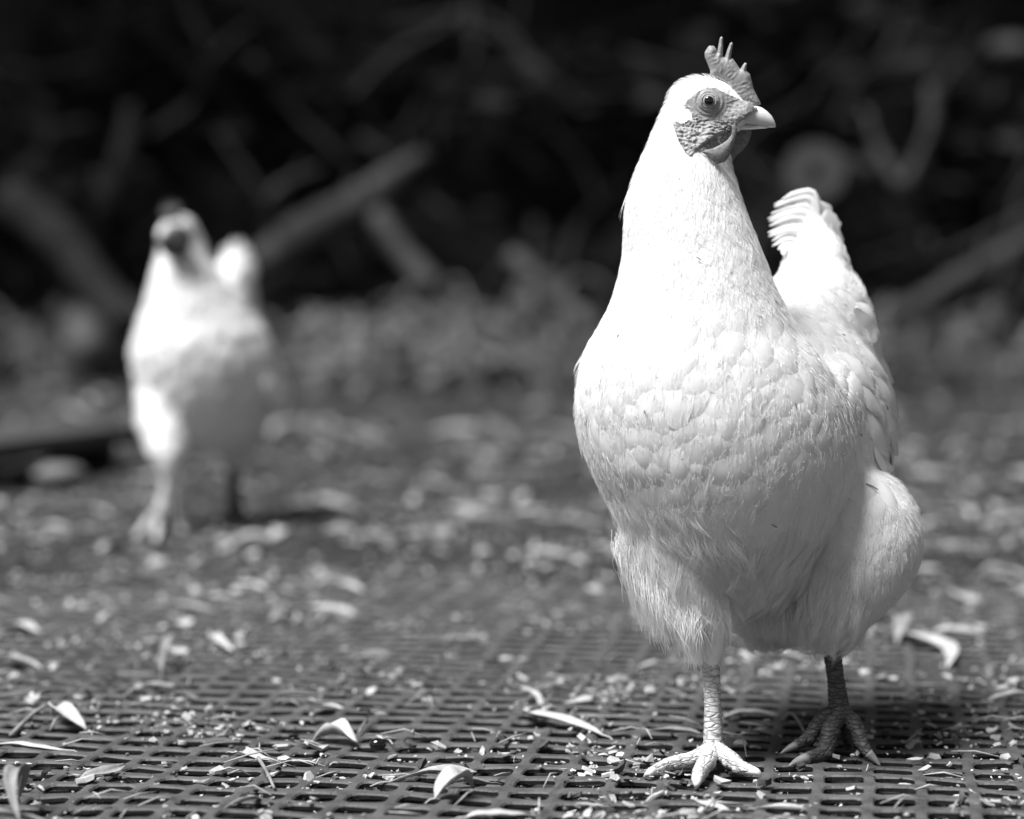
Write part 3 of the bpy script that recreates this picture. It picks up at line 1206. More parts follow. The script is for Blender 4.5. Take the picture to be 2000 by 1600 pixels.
        if ha[0] and hb[0]:
            a_, b_ = ha[0] + ha[1] * .0024, hb[0] + hb[1] * .0028
            dm.tube([a_, (a_ + b_) / 2 + ha[1] * .0004, b_], [.0003, .0005, .0002], 5)
    o = dm.obj('dirt_speck', M_twig, hen, True, root)
    o['kind'] = 'stuff'

    # ---- face
    def patch(side):
        V, idx, F = [], {}, []
        step = 1.6
        x0, x1, y0, y1 = 1300, 1470, 165, 315
        nx, ny = int((x1 - x0) / step), int((y1 - y0) / step)
        edge = np.array(face_poly)
        for j in range(ny + 1):
            for i in range(nx + 1):
                px, py = x0 + i * step, y0 + j * step
                if not in_poly(px, py, face_poly):
                    continue
                d = ray(px, py)
                if side < 0:
                    h = pl.bvh.ray_cast(CAM + d * 1.2, d)
                else:
                    h = pl.bvh.ray_cast(CAM + d * 1.9, -d)
                if h[0] is None:
                    continue
                p, n = h[0], h[1]
                r = math.hypot((px - 1383.6), (py - 198))
                ed = np.sqrt(((edge - np.array((px, py))) ** 2).sum(1)).min()
                wr = noise.noise((px * .13 + py * .10, py * .26 - px * .05, 2)) * .0013 + noise.noise((px * .33, py * .42, 7)) * .0008 + noise.noise((px * .06, py * .11, 5)) * .0010
                wr *= sstep(26, 44, r) * (.4 + .6 * sstep(215, 250, py))
                rings = .0004 * math.cos(r * .72) * sstep(44, 16, r)
                wr -= .0006 * math.exp(-(((px - 1405) / 22) ** 2 + ((py - 275) / 14) ** 2))
                sd = ((px - 1362) * 48 + (py - 288) * 70) / 84.9          # below the jaw line is positive
                wr += .0042 * sstep(-34, -3, sd) * (1 - sstep(-1, 5, sd)) * sstep(1358, 1376, px)
                dome = .0022 * math.exp(-(r / 17) ** 2)
                idx[(i, j)] = len(V)
                V.append(p + n * (.0010 + wr + rings + dome))
        for (i, j) in list(idx):
            q = [(i, j), (i + 1, j), (i + 1, j + 1), (i, j + 1)]
            if all(k in idx for k in q):
                F.append(tuple(idx[k] for k in (q if side > 0 else q[::-1])))
        return mesh_obj('face_skin', V, F, M_skin, hen, True, root)
    patch(-1)
    patch(1)
    # eyes
    for side in (-1, 1):
        d = ray(1383.6, 198)
        h = pl.bvh.ray_cast(CAM + d * (1.2 if side < 0 else 1.9), d if side < 0 else -d)
        c, n = h[0], h[1]
        n = (n * .4 + Vector((0, side, 0))).normalized()
        q = n.to_track_quat('Z', 'Y').to_matrix().to_4x4()
        m = MB()
        m.ellipsoid(c + n * .0012, (.0036, .0036, .0031), q, 24, 14)
        eye = m.obj('eye', M_eye, hen, True, root)
        m = MB()
        m.ellipsoid(c + n * .0036, (.0028, .0028, .0012), q, 20, 12)
        m.obj('pupil', M_pupil, eye, True, root)
        m = MB()
        R = q.to_3x3()
        for rad, th, off in ((.0045, .0007, .0022),):
            pts = [c + n * off + R @ Vector((rad * math.cos(a), rad * .92 * math.sin(a), -.0006 * abs(math.sin(a)))) for a in np.linspace(0, 2 * math.pi, 33)]
            m.tube(pts, th, 8, False)
        m.obj('eyelid', M_skin, eye, True, root)
    # comb
    comb = [Z(*p) for p in ((800, 415), (795, 370), (775, 320), (757, 280), (755, 240), (775, 205), (790, 190), (825, 192), (842, 215), (848, 245), (860, 180), (868, 135), (880, 120), (892, 132),
                            (893, 200), (890, 272), (905, 278), (925, 220), (945, 172), (958, 162), (968, 178), (958, 235), (950, 285), (968, 288), (1000, 335), (1022, 368), (1038, 340), (1055, 318), (1072, 322),
                            (1068, 378), (1095, 405), (1110, 460), (1122, 515), (1150, 570), (1180, 630), (1130, 655), (1050, 650), (985, 620), (950, 540), (920, 480), (870, 440))]
    extrude_outline(comb, .0255, .0075, M_comb, 'comb', hen, root, 1.8, .0, 2.2)
    # beak: upper and lower mandible
    def mandible(sec, name, parent):
        seg = 14
        V, F = [], []
        for (x, yt, yb, hw, Y) in sec:
            a, b = at(x, yt, Y), at(x, yb, Y)
            c = (a + b) / 2
            hz = (a.z - b.z) / 2
            for k in range(seg):
                th = 2 * math.pi * k / seg
                V.append((c.x, c.y + hw * math.cos(th), c.z + hz * math.sin(th)))
        n = len(sec)
        for i in range(n - 1):
            for k in range(seg):
                k2 = (k + 1) % seg
                F.append((i * seg + k, (i + 1) * seg + k, (i + 1) * seg + k2, i * seg + k2))
        F.append(tuple(range(seg)))
        F.append(tuple((n - 1) * seg + k for k in range(seg))[::-1])
        return mesh_obj(name, V, F, M_beak, parent, True, root)
    bk = mandible([(1428, 224, 240, .0060, .0255), (1440, 220, 244, .0062, .0253), (1452, 214, 245, .0060, .0251), (1464, 208, 247, .0056, .0249), (1476, 206, 248, .0052, .0247), (1488, 210, 249, .0046, .0245), (1498, 217, 249.5, .0038, .0243),
                   (1507, 226, 249.5, .0027, .0241), (1512, 235, 249.5, .0016, .024), (1515, 243, 248.5, .0006, .024)], 'beak', hen)
    m = MB()
    m.ellipsoid(at(1466, 211, .0200), (.0042, .0016, .0018), Matrix.Rotation(math.radians(8), 4, 'Y'), 16, 10)
    m.obj('nostril_flap', M_beak, bk, True, root)
    m = MB()
    m.ellipsoid(at(1442, 214, .0215), (.0088, .0046, .0060), Matrix.Rotation(math.radians(18), 4, 'Y'), 20, 12)
    m.v = [tuple(Vector(v) * 1.0 + Vector((0, .0005 * noise.noise(Vector(v) * 600), .0004 * noise.noise(Vector(v) * 500 + Vector((3, 1, 0)))))) for v in m.v]
    m.obj('cere', M_skin, hen, True, root)
    mandible([(1430, 240, 254, .0050, .0253), (1445, 243, 254, .0050, .0251), (1460, 245, 253.5, .0045, .0249), (1475, 246, 252.5, .0038, .0247), (1490, 247, 251.5, .0028, .0245), (1500, 248, 250.5, .0014, .0243)], 'lower_beak', hen)
    # wattles
    w1 = [Z(*p) for p in ((955, 785), (985, 785), (1000, 810), (992, 870), (972, 940), (948, 1005), (908, 1062), (850, 1078), (800, 1052), (765, 1010), (730, 985), (770, 972), (820, 960), (880, 930), (925, 900), (955, 860), (962, 820))]
    extrude_outline(w1, .0045, .0038, M_wattle, 'wattle', hen, root, 2.6, .06, 2.0)
    w2 = [Z(*p) for p in ((990, 830), (1060, 820), (1108, 820), (1103, 870), (1085, 920), (1040, 980), (990, 1020), (965, 1060), (945, 1020), (950, 930))]
    extrude_outline(w2, .0330, .0045, M_wattle, 'wattle', hen, root, 2.2, .0, 2.4)
    # ---- tail: quills fanning up, tips hooked to the left
    spec_t = []
    tr_ = random.Random(17)
    for k in range(13):
        ty = 494 - 9.2 * k + tr_.uniform(-2.5, 2.5)
        tx = 1497 + 27 * abs((k - 6.2) / 6.2) ** 2.4 + tr_.uniform(-1, 7)
        w = tr_.uniform(.0036, .0048)
        y = .138 + .0024 * k + .002 * (k % 2)
        spec_t.append(((1584 + 2 * k, 600 - 5 * k, y), (1572 + 2.5 * k, ty + 58, y + .006), (1556 + 3.0 * k, ty + 4 - k, y + .008), (1534 + 2 * k, ty - 9, y + .007), (tx, ty + 5, y + .004), w))
    spec_t += [((1592, 580, .175), (1582, 470, .182), (1570, 410, .184), (1558, 385, .184), (1545, 378, .183), .013), ((1596, 585, .172), (1596, 470, .180), (1588, 415, .182), (1580, 390, .182), (1568, 380, .182), .016),
               ((1600, 590, .168), (1606, 490, .176), (1604, 430, .178), (1600, 404, .178), (1594, 390, .178), .018), ((1604, 600, .160), (1616, 510, .168), (1618, 455, .17), (1618, 428, .17), (1615, 408, .17), .018),
               ((1608, 620, .150), (1626, 540, .158), (1630, 490, .16), (1629, 460, .16), (1626, 436, .16), .017)]
    for k, (a, b, c, d, e, W) in enumerate(spec_t):
        pts = [at(*a), at(*b), at(*c), at(*d), at(*e)]
        blade_feather(pts, W, (-.35 + .05 * k + .3 * math.sin(k * 2.3), -1, .25 + .35 * math.sin(k * 1.7)), M_feather, hen, root, curl=.03, seed=k)
    # ---- wing on the right: coverts and flight feathers, ragged hind edge
    wing = MB()
    wing.ellipsoid(at(1672, 790, .105), (.018, .085, .036), Matrix.Rotation(math.radians(-16), 4, 'Z'), 18, 12)
    wg = wing.obj('wing', M_down, hen, True, root)
    wspec = []
    for r in range(4):
        for k in range(5):
            px = 1632 + 21 * k + 4 * r
            py = 690 + 58 * r + 10 * k * (r - 1.0) * .5
            Y = .052 + .030 * k + .005 * r
            wspec.append((px, py, Y, r))
    for k, (px, py, Y, r) in enumerate(wspec):
        q, n = pl.near(at(px, py, Y))
        tip, n2 = pl.near(q + Vector((.004, .018, -.030)))
        mid, n3 = pl.near((q + tip) / 2)
        blade_feather([q + n * .0012, mid + n3 * .0032, tip + n2 * .0042], .019, (n + n2) * .5, M_feather, wg, root, 'wing_feather', seed=50 + k)
    for k, (x0, y0, x1, y1, Y) in enumerate([(1672, 600, 1712, 668, .108), (1684, 640, 1720, 690, .128), (1684, 665, 1722, 705, .126), (1688, 705, 1718, 755, .122), (1690, 740, 1728, 800, .118), (1692, 780, 1735, 868, .112), (1676, 800, 1722, 925, .125), (1650, 800, 1690, 918, .10), (1690, 840, 1738, 900, .13)]):
        a, b = at(x0, y0, Y - .02), at(x1, y1, Y + .01)
        blade_feather([a, (a + b) / 2 + Vector((.004, -.004, .002)), b], .017, (.75, -.65, .2), M_feather, wg, root, 'wing_feather', seed=90 + k)
    # ---- legs
    P = lambda px, py, Y: at(px, py, Y)

    def G(px, py, h):
        """a point h above the mat seen at this pixel"""
        return on_ground(px, py, h)
    r = .0052
    ank = P(1394, 1462, .012)
    toesL = [([G(1352, 1484, .007), G(1310, 1492, .0065), G(1276, 1506, .005)], [r * 1.1, r * 1.0, r * .85, r * .62]),
             ([G(1380, 1488, .008), G(1368, 1506, .0068), G(1362, 1522, .0055)], [r * 1.1, r * 1.05, r * .9, r * .7]),
             ([G(1428, 1484, .009), G(1444, 1497, .0065), G(1468, 1506, .0058)], [r * 1.1, r * 1.0, r * .85, r * .65]),
             ([G(1408, 1478, .006), G(1424, 1480, .004)], [r * 1.0, r * .8, r * .5])]
    clL = [([G(1279, 1504, .005), G(1266, 1511, .0045), G(1257, 1518, .001)], r * .58), ([G(1362, 1519, .0055), G(1361, 1530, .0052), G(1359, 1541, .001)], r * .66),
           ([G(1465, 1505, .0058), G(1480, 1509, .0055), G(1487, 1522, .001)], r * .6), ([G(1422, 1480, .004), G(1431, 1482, .001)], r * .45)]
    build_leg(hen, root, P(1389, 1300, .018), ank, toesL, clL, r, M_leg, M_beak)
    ank = P(1640, 1392, .042)
    toesR = [([P(1608, 1402, .040), P(1580, 1440, .036), P(1552, 1458, .030)], [r * 1.1, r * .95, r * .85, r * .6]),
             ([P(1622, 1424, .034), P(1610, 1468, .026), P(1574, 1482, .012)], [r * 1.2, r * 1.15, r * 1.0, r * .75]),
             ([P(1668, 1412, .038), P(1682, 1448, .030), P(1698, 1474, .022)], [r * 1.15, r * 1.0, r * .8, r * .65]),
             ([P(1650, 1430, .060), P(1662, 1470, .072)], [r * 1.0, r * .8, r * .5])]
    clR = [([P(1555, 1456, .030), P(1538, 1464, .028), P(1524, 1472, .026)], r * .55), ([P(1577, 1481, .012), P(1556, 1488, .008), P(1540, 1497, .004)], r * .7),
           ([P(1696, 1471, .022), P(1709, 1484, .020), P(1720, 1497, .017)], r * .6)]
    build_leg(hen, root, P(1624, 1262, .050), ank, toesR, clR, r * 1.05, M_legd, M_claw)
    # caked mud and straw round the ankle
    mud = MB()
    rr = random.Random(4)
    for i in range(70):
        c = P(1402 + rr.gauss(0, 20), 1482 + rr.gauss(0, 5), rr.uniform(-.008, .003))
        s = rr.uniform(.0006, .0018)
        mud.ellipsoid(c, (s * 1.4, s, s), Matrix.Rotation(rr.uniform(0, 3), 4, 'Z'), 6, 4)
    o = mud.obj('mud_cake', M_soil, hen, False, root)
    o['kind'] = 'stuff'
    return hen


front_hen()


# ------------------------------------------------------------------ the rear hen
def rear_hen():
    Y0 = 1.36
    root = on_ground(390, 1035, 0)
    root.z = ground_z(root.x, root.y)
    hen = thing('hen', 'white hen walking out of focus at the left with one leg behind darkened for shade', 'hen', root)
    mb = MB()
    S = lambda rows: slices_mb(mb, [(py, L, R, Y0 + y, ry) for (py, L, R, y, ry) in rows])
    S([(436, 328, 376, .02, .018), (455, 316, 390, .02, .024), (500, 308, 408, .02, .034), (550, 294, 440, .02, .045), (600, 282, 480, .025, .058), (650, 264, 520, .03, .070), (690, 257, 537, .035, .078),
       (730, 262, 536, .04, .080), (770, 268, 528, .045, .078), (810, 285, 512, .05, .070), (850, 320, 495, .055, .058), (885, 360, 470, .06, .04)])
    mb.ellipsoid(at(350, 452, Y0 + .01), (.020, .024, .021), None, 20, 14)
    mb.ellipsoid(at(328, 458, Y0 - .008), (.011, .016, .012), None, 16, 10)
    mb.ellipsoid(at(432, 705, Y0 + .13), (.052, .11, .078), Matrix.Rotation(math.radians(-10), 4, 'Z') @ Matrix.Rotation(math.radians(18), 4, 'X'), 24, 16)
    mb.ellipsoid(at(455, 590, Y0 + .16), (.028, .05, .060), None, 20, 14)
    mb.ellipsoid(at(458, 530, Y0 + .18), (.013, .02, .026), None, 18, 12)
    mb.ellipsoid(at(526, 745, Y0 + .06), (.013, .06, .034), Matrix.Rotation(math.radians(-14), 4, 'Y'), 16, 10)
    S([(770, 268, 370, .03, .05), (830, 270, 372, .01, .045), (870, 285, 368, -.01, .036), (905, 305, 355, -.025, .024), (930, 318, 346, -.03, .012)])
    S([(790, 400, 528, .09, .05), (840, 408, 520, .10, .042), (880, 425, 495, .105, .03), (915, 438, 476, .11, .018), (950, 446, 472, .10, .011)])
    co, fs = smooth_body(mb, .006, 6)
    mesh_obj('body', co, fs, M_down, hen, True, root)
    pl = Plumage(co, fs, lambda p, n: Vector((.1, .3, -1)) if to_px(p)[1] > 560 or p.y < Y0 + .12 else Vector((0, .3, 1)))
    V, F = pl.feathers(5000, lambda p: (.03, .02) if 520 < to_px(p)[1] < 880 else None, .0125, 6, .09)
    o = mesh_obj('breast_feathers', V, F, M_feather, hen, True, root)
    o['kind'] = 'stuff'
    lines = pl.strands(9000, lambda p, rr: (.013, .2, .7), 31)
    hair_obj('down_wisps', lines, .0002, M_strand, hen, root)
    # face, comb, beak, wattles
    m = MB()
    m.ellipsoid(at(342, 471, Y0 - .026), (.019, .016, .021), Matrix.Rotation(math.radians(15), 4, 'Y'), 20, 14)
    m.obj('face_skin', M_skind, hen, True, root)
    m = MB()
    m.ellipsoid(at(345, 452, Y0 - .038), (.005, .003, .005), None, 16, 10)
    m.obj('eye', M_pupil, hen, True, root)
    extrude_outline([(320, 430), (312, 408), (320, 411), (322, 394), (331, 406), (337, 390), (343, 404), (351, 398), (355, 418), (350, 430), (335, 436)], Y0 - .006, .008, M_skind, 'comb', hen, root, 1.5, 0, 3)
    m = MB()
    m.tube([at(326, 450, Y0 - .03), at(317, 455, Y0 - .045), at(310, 464, Y0 - .055)], [.009, .006, .001], 12)
    m.obj('beak', M_beak, hen, True, root)
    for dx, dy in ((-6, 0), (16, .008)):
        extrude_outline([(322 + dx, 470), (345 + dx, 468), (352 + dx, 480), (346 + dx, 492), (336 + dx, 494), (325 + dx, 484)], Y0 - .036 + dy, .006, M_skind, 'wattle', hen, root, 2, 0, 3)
    for k, (a, b) in enumerate((((440, 560), (438, 480)), ((450, 560), (455, 468)), ((460, 560), (470, 466)), ((470, 565), (485, 480)), ((478, 580), (496, 505)))):
        p, q = at(*a, Y0 + .175), at(*b, Y0 + .19)
        blade_feather([p, (p + q) / 2 + Vector((0, .008, 0)), q], .013, (.2 * k - .4, -1, .2), M_feather, hen, root, seed=k)
    w = MB()
    w.ellipsoid(at(526, 742, Y0 + .055), (.0135, .06, .036), Matrix.Rotation(math.radians(-14), 4, 'Y'), 16, 10)
    wg = w.obj('wing', M_down, hen, True, root)
    for k in range(5):
        a, b = at(506 + 5 * k, 670 + 10 * k, Y0 + .02 + .02 * k), at(538 + 4 * k, 775 + 8 * k, Y0 + .04 + .02 * k)
        blade_feather([a, (a + b) / 2 + Vector((.006, -.004, 0)), b], .026, (.6, -.8, .1), M_feather, wg, root, 'wing_feather', seed=k)
    r = .0062
    g = lambda px, py, h: on_ground(px, py, h + .004)
    an = at(318, 996, Y0 - .03)
    toes = [([g(294, 1016, .01), g(274, 1040, .005)], [r, r, r * .6]), ([g(312, 1020, .01), g(306, 1048, .005)], [r, r * 1.1, r * .6]), ([g(336, 1014, .01), g(354, 1034, .005)], [r, r, r * .6])]
    cl = [([g(274, 1040, .005), g(264, 1049, .0)], r * .5), ([g(306, 1048, .005), g(303, 1058, .0)], r * .5), ([g(354, 1034, .005), g(362, 1042, .0)], r * .5)]
    build_leg(hen, root, at(331, 925, Y0 - .03), an, toes, cl, r * 1.15, M_leg, M_beak)
    an = at(460, 1000, Y0 + .09)
    toes = [([at(440, 1014, Y0 + .07), at(418, 1030, Y0 + .04)], [r, r, r * .6]), ([at(460, 1016, Y0 + .06), at(458, 1034, Y0 + .02)], [r, r, r * .6]), ([at(480, 1014, Y0 + .07), at(500, 1028, Y0 + .05)], [r, r, r * .6])]
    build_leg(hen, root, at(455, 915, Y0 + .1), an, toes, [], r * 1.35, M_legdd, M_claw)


rear_hen()


# ================================================================== BACKGROUND
def log_obj(name, pxs, radii, mat, label, cat, seg=12, group=None, parent=None):
    pts = [at(*p) for p in pxs]
    n = max(8, 5 * len(pts))
    sp = spline(pts, n)
    rs = np.interp(np.linspace(0, 1, n), np.linspace(0, 1, len(radii)), radii)
    mb = MB()
    sd = pts[0].x
    mb.tube(sp, list(rs), seg, True, 1.0, lambda i, k: .22 * noise.noise((i * .45, k * .5, sd * 5)) + .30 * max(0, noise.noise((i * .3, 1.7, sd * 9))))
    o = mb.obj(name, mat, parent, True, pts[0] if parent is None else parent.location)
    if parent is None:
        tag(o, label, cat, group)
    return o


# old timber edging with a black gap under it
def timber():
    a, b = at(-80, 900, 1.85), at(258, 850, 2.35)
    d = (b - a)
    L = d.length
    ang = math.atan2(d.y, d.x)
    z = .085
    t = thing('old_timber', 'dark old timber edging lying low at the left behind the rear hen', 'timber', ((a.x + b.x) / 2, (a.y + b.y) / 2, 0))
    t.rotation_euler = (0, 0, ang)

    def box(name, cx, cy, cz, sx, sy, sz, mat):
        bm = bmesh.new()
        bmesh.ops.create_cube(bm, size=1)
        for v in bm.verts:
            v.co = Vector((v.co.x * sx + cx, v.co.y * sy + cy, v.co.z * sz + cz))
        bmesh.ops.bevel(bm, geom=bm.edges[:], offset=.006, segments=2, affect='EDGES')
        me = bpy.data.meshes.new(name)
        bm.to_mesh(me)
        bm.free()
        me.materials.append(mat)
        o = bpy.data.objects.new(name, me)
        C.objects.link(o)
        o.parent = t
        return o
    box('plank', 0, .07, .056, L * 1.0, .20, .028, M_timber)
    box('plank', 0, .20, .022, L * .98, .03, .034, M_timber)
    box('post', L * .47, .08, .016, .05, .10, .048, M_bark)


timber()


def rock(name, px, py, Y, r, mat, label, cat='stone', seed=0):
    mb = MB()
    c = at(px, py, Y)
    mb.ellipsoid((0, 0, 0), r, Matrix.Rotation(seed, 4, 'Z'), 20, 12)
    mb.v = [tuple(Vector(v) * (1 + .22 * noise.noise(Vector(v) * (2.2 / max(r)) + Vector((seed * 3, 0, 0))))) for v in mb.v]
    o = mb.obj(name, mat)
    o.location = c
    tag(o, label, cat)
    return o


rock('flat_stone', 115, 925, 1.95, (.045, .03, .014), M_stone, 'pale flat stone lying under the edge of the old timber', seed=1)
rock('boulder', 215, 650, 5.2, (.17, .13, .10), M_stone, 'dull boulder behind the rear hen\'s back at the left', seed=2)
rock('stone', 846, 745, 4.0, (.022, .02, .018), M_stone, 'small pale stone alone on the soil beyond the middle of the yard', seed=3)
rock('stone', 835, 700, 4.9, (.06, .05, .035), M_stone, 'low pale stone at the foot of the bracken heap', seed=5)

# branches and logs leaning at the wood edge
log_obj('fallen_log', [(455, 520, 4.7), (520, 505, 4.75), (600, 450, 4.8), (690, 405, 4.9), (760, 352, 4.95), (825, 300, 5.0)], [.030, .050, .044, .018], M_barkp, 'thick pale fallen branch slanting up to the right behind the rear hen', 'branch')
log_obj('fallen_branch', [(735, 415, 4.5), (790, 500, 4.45), (850, 560, 4.4)], [.02, .026, .028], M_barkp, 'shorter pale branch slanting down to the right into the bracken heap', 'branch')
log_obj('fallen_branch', [(20, 380, 5.2), (110, 460, 5.1), (190, 560, 5.0), (250, 640, 4.9)], [.05, .055, .05, .04], M_bark, 'dark branch slanting down to the boulder at the left', 'branch')
log_obj('fallen_branch', [(190, 420, 5.6), (225, 360, 5.6), (245, 290, 5.6), (255, 210, 5.7)], [.04, .035, .03, .02], M_bark, 'dark upright branch rising left of the rear hen\'s head', 'branch')
log_obj('fallen_branch', [(905, 10, 6.6), (930, 120, 6.5), (915, 260, 6.4), (940, 380, 6.3)], [.015, .018, .018, .014], M_bark, 'thin dark branch hanging down left of the front hen\'s neck', 'branch')
log_obj('fallen_branch', [(1000, 500, 4.6), (1080, 570, 4.5), (1150, 640, 4.4)], [.02, .022, .02], M_barkp, 'grey stick slanting down to the front hen\'s breast', 'branch')
log_obj('fallen_branch', [(1750, 620, 4.4), (1830, 575, 4.5), (1920, 520, 4.7), (2040, 460, 4.9)], [.022, .026, .026, .024], M_barkp, 'long pale branch lying low at the right edge', 'branch')
fb = thing('forked_branch', 'grey forked branch standing upright right of the front hen\'s tail', 'branch', at(1775, 470, 4.6))
log_obj('stem', [(1800, 520, 4.7), (1782, 430, 4.65), (1764, 360, 4.6)], [.024, .022, .020], M_barkp, '', '', parent=fb)
log_obj('limb', [(1762, 368, 4.6), (1720, 300, 4.62), (1690, 215, 4.65)], [.018, .014, .007], M_barkp, '', '', parent=fb)
log_obj('limb', [(1762, 370, 4.6), (1800, 300, 4.6), (1822, 240, 4.58), (1818, 165, 4.58)], [.016, .015, .020, .011], M_barkp, '', '', parent=fb)


def stump():
    t = thing('sawn_log', 'sawn log standing behind the front hen\'s tail with its round cut end showing', 'log', at(1590, 440, 4.3))
    c = at(1592, 335, 4.3)
    mb = MB()
    ax = Vector((-.15, -1, .15)).normalized()
    mb.tube([c - ax * .02, c - ax * .35], [.072, .078], 24, True, 1.0, lambda i, k: .06 * noise.noise((k * .7, 1, 2)))
    mb.obj('bark', M_bark, t, True, t.location)
    mb = MB()
    mb.tube([c + ax * .004, c - ax * .03], [.070, .071], 24, True)
    mb.obj('cut_face', M_wood, t, False, t.location)
    mb = MB()
    mb.tube([c + ax * .008, c - ax * .01], [.020, .024], 14, True, 1.0, lambda i, k: .2 * noise.noise((k * .9, 4, 2)))
    mb.obj('rotten_heart', M_pupil, t, False, t.location)
    mb = MB()
    b = at(1625, 520, 4.5)
    mb.tube(spline([b + Vector((.02, .1, -.25)), b, at(1600, 400, 4.42)], 8), [.09, .085, .08, .078, .075, .072, .07, .068], 16, True, 1.0, lambda i, k: .1 * noise.noise((k * .7, i, 8)))
    mb.obj('stem', M_bark, t, True, t.location)


stump()
rock('pale_stone', 1972, 95, 5.8, (.07, .05, .035), M_barkp, 'pale lump of stone high on the bank at the top right corner', seed=9)


# leafy masses
def leaf_cards(mb, c, R, n, size, rng, squash=1.0, shell=.35):
    for i in range(n):
        while True:
            p = Vector((rng.uniform(-1, 1), rng.uniform(-1, 1), rng.uniform(-1, 1)))
            if shell < p.length < 1 or (p.length < 1 and rng.random() < .4):
                break
        p = Vector((p.x * R[0], p.y * R[1], p.z * R[2]))
        if noise.noise((p + Vector(c)) * (1.6 / max(R))) < rng.uniform(-.5, .25):
            continue
        s = size * rng.uniform(.6, 1.4)
        q = Matrix.Rotation(rng.uniform(0, 6.28), 3, 'Z') @ Matrix.Rotation(rng.gauss(0, .7), 3, 'X')
        a = q @ Vector((s, 0, 0))
        b = q @ Vector((0, s * .45, s * .1))
        o = Vector(c) + p
        mb.add([o - a, o - b * .9, o + a, o + b], [(0, 1, 2, 3)])


def tree(x, y, h, r, label, seed):
    rng = random.Random(seed)
    z = ground_z(x, y)
    t = thing('tree', label, 'tree', (x, y, z - .1), 'trees of the dark wood')
    mb = MB()
    lean = Vector((rng.gauss(0, .1), rng.gauss(0, .06), 1))
    pts = [lean * (h * .55 * k / 6) + Vector((rng.gauss(0, .05), rng.gauss(0, .05), 0)) * (k > 0) for k in range(7)]
    mb.tube(spline(pts, 18), [r * (1.35 - .8 * i / 17 + (.5 if i == 0 else 0)) for i in range(18)], 14, True, 1, lambda i, k: .1 * noise.noise((i * .5, k * .8, seed)))
    tr = mb.obj('trunk', M_bark)
    tr.parent = t
    for k in range(6):
        a = rng.uniform(0, 6.28)
        b = pts[3 + k % 4]
        e = b + Vector((math.cos(a), math.sin(a), rng.uniform(.2, .8))) * rng.uniform(1, 2)
        m2 = MB()
        m2.tube(spline([b, (b + e) / 2 + Vector((0, 0, .15)), e], 8), [r * .4 * (1 - .1 * i) for i in range(8)], 8)
        l = m2.obj('limb', M_bark)
        l.parent = t
    m3 = MB()
    leaf_cards(m3, lean * (h * .62), (2.7, 2.4, h * .34), 5200, .13, rng)
    cr = m3.obj('crown', M_foliage, None, False)
    cr.parent = t


for k, (x, y, h, r, lab) in enumerate([
        (-3.6, 7.6, 6.5, .16, 'slim tree at the far left of the dark wood'), (-1.75, 8.6, 7, .14, 'dark trunk at the upper left corner'),
        (-.15, 9.2, 7.5, .15, 'dark trunk in the wood near the middle of the picture'), (1.35, 8.2, 7, .10, 'thin trunk near the top right corner'),
        (3.4, 7.8, 6.5, .17, 'stout tree at the far right of the dark wood'), (-2.6, 11.5, 8, .18, 'tall tree farther back at the left of the wood'),
        (.9, 12.0, 8.5, .2, 'tall tree farther back in the middle of the wood'), (4.2, 11.5, 8, .2, 'tall tree farther back at the right of the wood'),
        (-3.4, 6.3, 6.5, .17, 'unseen tree added left of the yard to shade the bank'), (3.5, 6.4, 6.8, .17, 'unseen tree added right of the yard to shade the bank'), (.2, 7.6, 7.2, .12, 'slender tree rising behind the front hen\'s neck')]):  # the near left and right trees are added out of view for shade
    tree(x, y, h, r, lab, 40 + k)


def bush(name, px, py, Y, R, n, size, mat, label, seed, cat='shrub'):
    rng = random.Random(seed)
    c = at(px, py, Y)
    gz = ground_z(c.x, c.y)
    t = thing(name, label, cat, (c.x, c.y, gz))
    rel = Vector((0, 0, c.z - gz))
    mb = MB()
    leaf_cards(mb, rel, R, n, size, rng, shell=.2)
    o = mb.obj('foliage', mat, None, False)
    o.parent = t
    mb = MB()
    for k in range(7):
        a = rng.uniform(0, 6.28)
        e = rel + Vector((math.cos(a) * R[0] * .8, math.sin(a) * R[1] * .8, rng.uniform(-.3, .8) * R[2]))
        mb.tube(spline([Vector((rng.gauss(0, .04), rng.gauss(0, .04), -.03)), e * .5 + Vector((0, 0, .05)), e], 7), [.012, .011, .01, .008, .007, .005, .003], 6)
    o = mb.obj('stems', M_twig if mat is M_fern else M_bark)
    o.parent = t


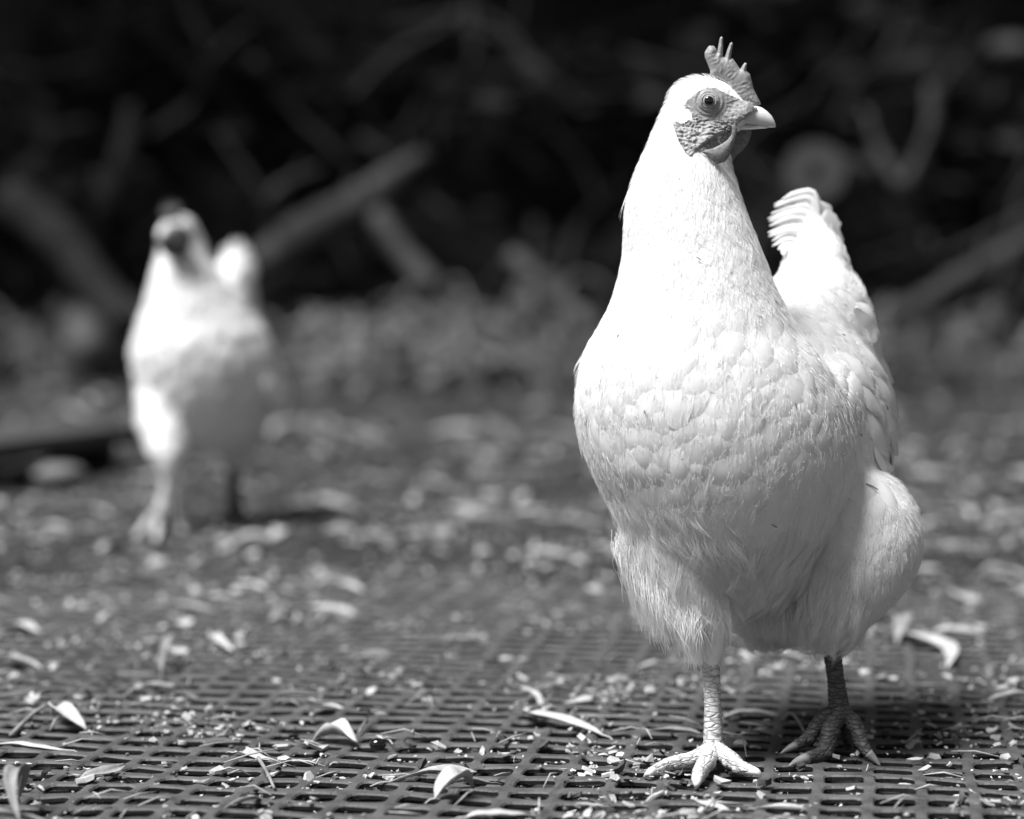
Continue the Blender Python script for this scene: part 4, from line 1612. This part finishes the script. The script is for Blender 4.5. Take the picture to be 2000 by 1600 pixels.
def bracken(px, py, Y, spread, n, label, seed):
    """a collapsed heap of dead fronds: arching stalks with narrow leaflets"""
    rng = random.Random(seed)
    c = at(px, py, Y)
    gz = ground_z(c.x, c.y)
    t = thing('bracken', label, 'bracken', (c.x, c.y, gz), 'dead bracken at the wood edge')
    h = max(.12, c.z - gz + .05)
    st, lf = MB(), MB()
    for k in range(n):
        a = rng.uniform(0, 6.28)
        b0 = Vector((rng.gauss(0, spread * .25), rng.gauss(0, spread * .2), -.02))
        L = rng.uniform(.5, 1.3) * spread
        top = b0 + Vector((math.cos(a) * L * .5, math.sin(a) * L * .4, h * rng.uniform(.3, .85)))
        end = b0 + Vector((math.cos(a) * L * 1.1, math.sin(a) * L * .8, h * rng.uniform(-.1, .5)))
        sp = spline([b0, top, end], 9)
        st.tube(sp, [.006 - .0005 * i for i in range(9)], 5)
        for i in range(3, 9):
            d = (sp[min(8, i + 1)] - sp[i - 1]).normalized()
            sd = d.cross(Vector((0, 0, 1))).normalized()
            for sg in (-1, 1):
                l = rng.uniform(.03, .075) * (1.2 - i / 12)
                tip = sp[i] + sd * sg * l + d * l * .4 - Vector((0, 0, rng.uniform(0, .5) * l))
                lf.add([sp[i] - d * .009, sp[i] + d * .009, tip + d * .004, tip - d * .004], [(0, 1, 2, 3)])
    o = lf.obj('leaflets', M_fern, None, False)
    o.parent = t
    o['kind'] = 'stuff'
    o = st.obj('stalks', M_twig)
    o.parent = t
    o['kind'] = 'stuff'


bracken(690, 590, 4.7, .24, 46, 'heap of dead pale bracken in the middle distance between the hens', 61)
bracken(840, 590, 4.55, .22, 40, 'second pale bracken tuft under the slanting short branch', 62)
bracken(1120, 560, 5.0, .24, 34, 'dull bracken tuft just left of the front hen\'s neck', 63)
bracken(960, 500, 5.4, .30, 30, 'taller bracken behind the two pale tufts', 71)
bracken(1850, 560, 5.0, .30, 36, 'bracken clump behind the long branch at the right edge', 72)
bracken(120, 560, 5.4, .30, 34, 'bracken clump around the boulder at the left', 73)


def tangle(n):
    """dead branches and twigs lying criss-cross at the wood edge"""
    rng = random.Random(90)
    for k in range(n):
        Y = rng.uniform(4.6, 7.2)
        px, py = rng.uniform(-150, 2150), rng.uniform(20, 640)
        a = rng.uniform(-1.3, 1.3) + (math.pi / 2 if rng.random() < .35 else 0)
        L = rng.uniform(160, 520)
        dx, dy = math.cos(a) * L / 2, math.sin(a) * L / 2
        bend = rng.gauss(0, .09) * L
        nx, ny = -dy / L * 2, dx / L * 2
        pts = [at(px - dx, py - dy, Y), at(px - dx * .3 + nx * bend, py - dy * .3 + ny * bend, Y + rng.gauss(0, .12)), at(px + dx * .4 - nx * bend * .5, py + dy * .4 - ny * bend * .5, Y + rng.gauss(0, .12)), at(px + dx, py + dy, Y + rng.gauss(0, .2))]
        r = rng.uniform(.005, .014)
        mb = MB()
        mb.tube(spline(pts, 14), [r * (1.1 - .6 * i / 13) for i in range(14)], 8, True, 1.0, lambda i, q: .25 * noise.noise((i * .8, q * .5, k)))
        for q in range(rng.randrange(1, 4)):
            b = spline(pts, 14)[rng.randrange(3, 12)]
            e = b + Vector((rng.gauss(0, .14), rng.gauss(0, .06), rng.gauss(.05, .14)))
            mb.tube(spline([b, (b + e) / 2 + Vector((rng.gauss(0, .02), 0, rng.gauss(0, .02))), e], 7), [r * .5 * (1 - .1 * i) for i in range(7)], 6)
        o = mb.obj('dead_branch', M_barkp if rng.random() < (.10 if py < 320 else .35) else M_bark, None, True, pts[0])
        tag(o, 'thin dead branch with side twigs in the tangle at the wood edge', 'branch', 'tangled dead branches at the wood edge')


tangle(84)
bush('shrub', 60, 420, 5.8, (.35, .3, .28), 700, .06, M_foliage, 'dark shrub at the left edge of the bank', 64)
bush('shrub', 620, 230, 6.6, (.45, .35, .3), 800, .07, M_foliage, 'dark shrub above the thick fallen branch', 65)
bush('shrub', 1080, 250, 6.4, (.45, .35, .35), 800, .07, M_foliage, 'dark shrub left of the front hen\'s head', 66)
bush('shrub', 1900, 300, 6.0, (.4, .35, .35), 800, .07, M_foliage, 'dark shrub at the right edge beyond the forked branch', 67)
bush('shrub', 1600, 120, 6.6, (.45, .35, .3), 800, .07, M_foliage, 'dark shrub above the sawn log', 68)
bush('shrub', 300, 150, 6.8, (.5, .35, .35), 800, .07, M_foliage, 'dark shrub at the upper left, over the rear hen', 69)
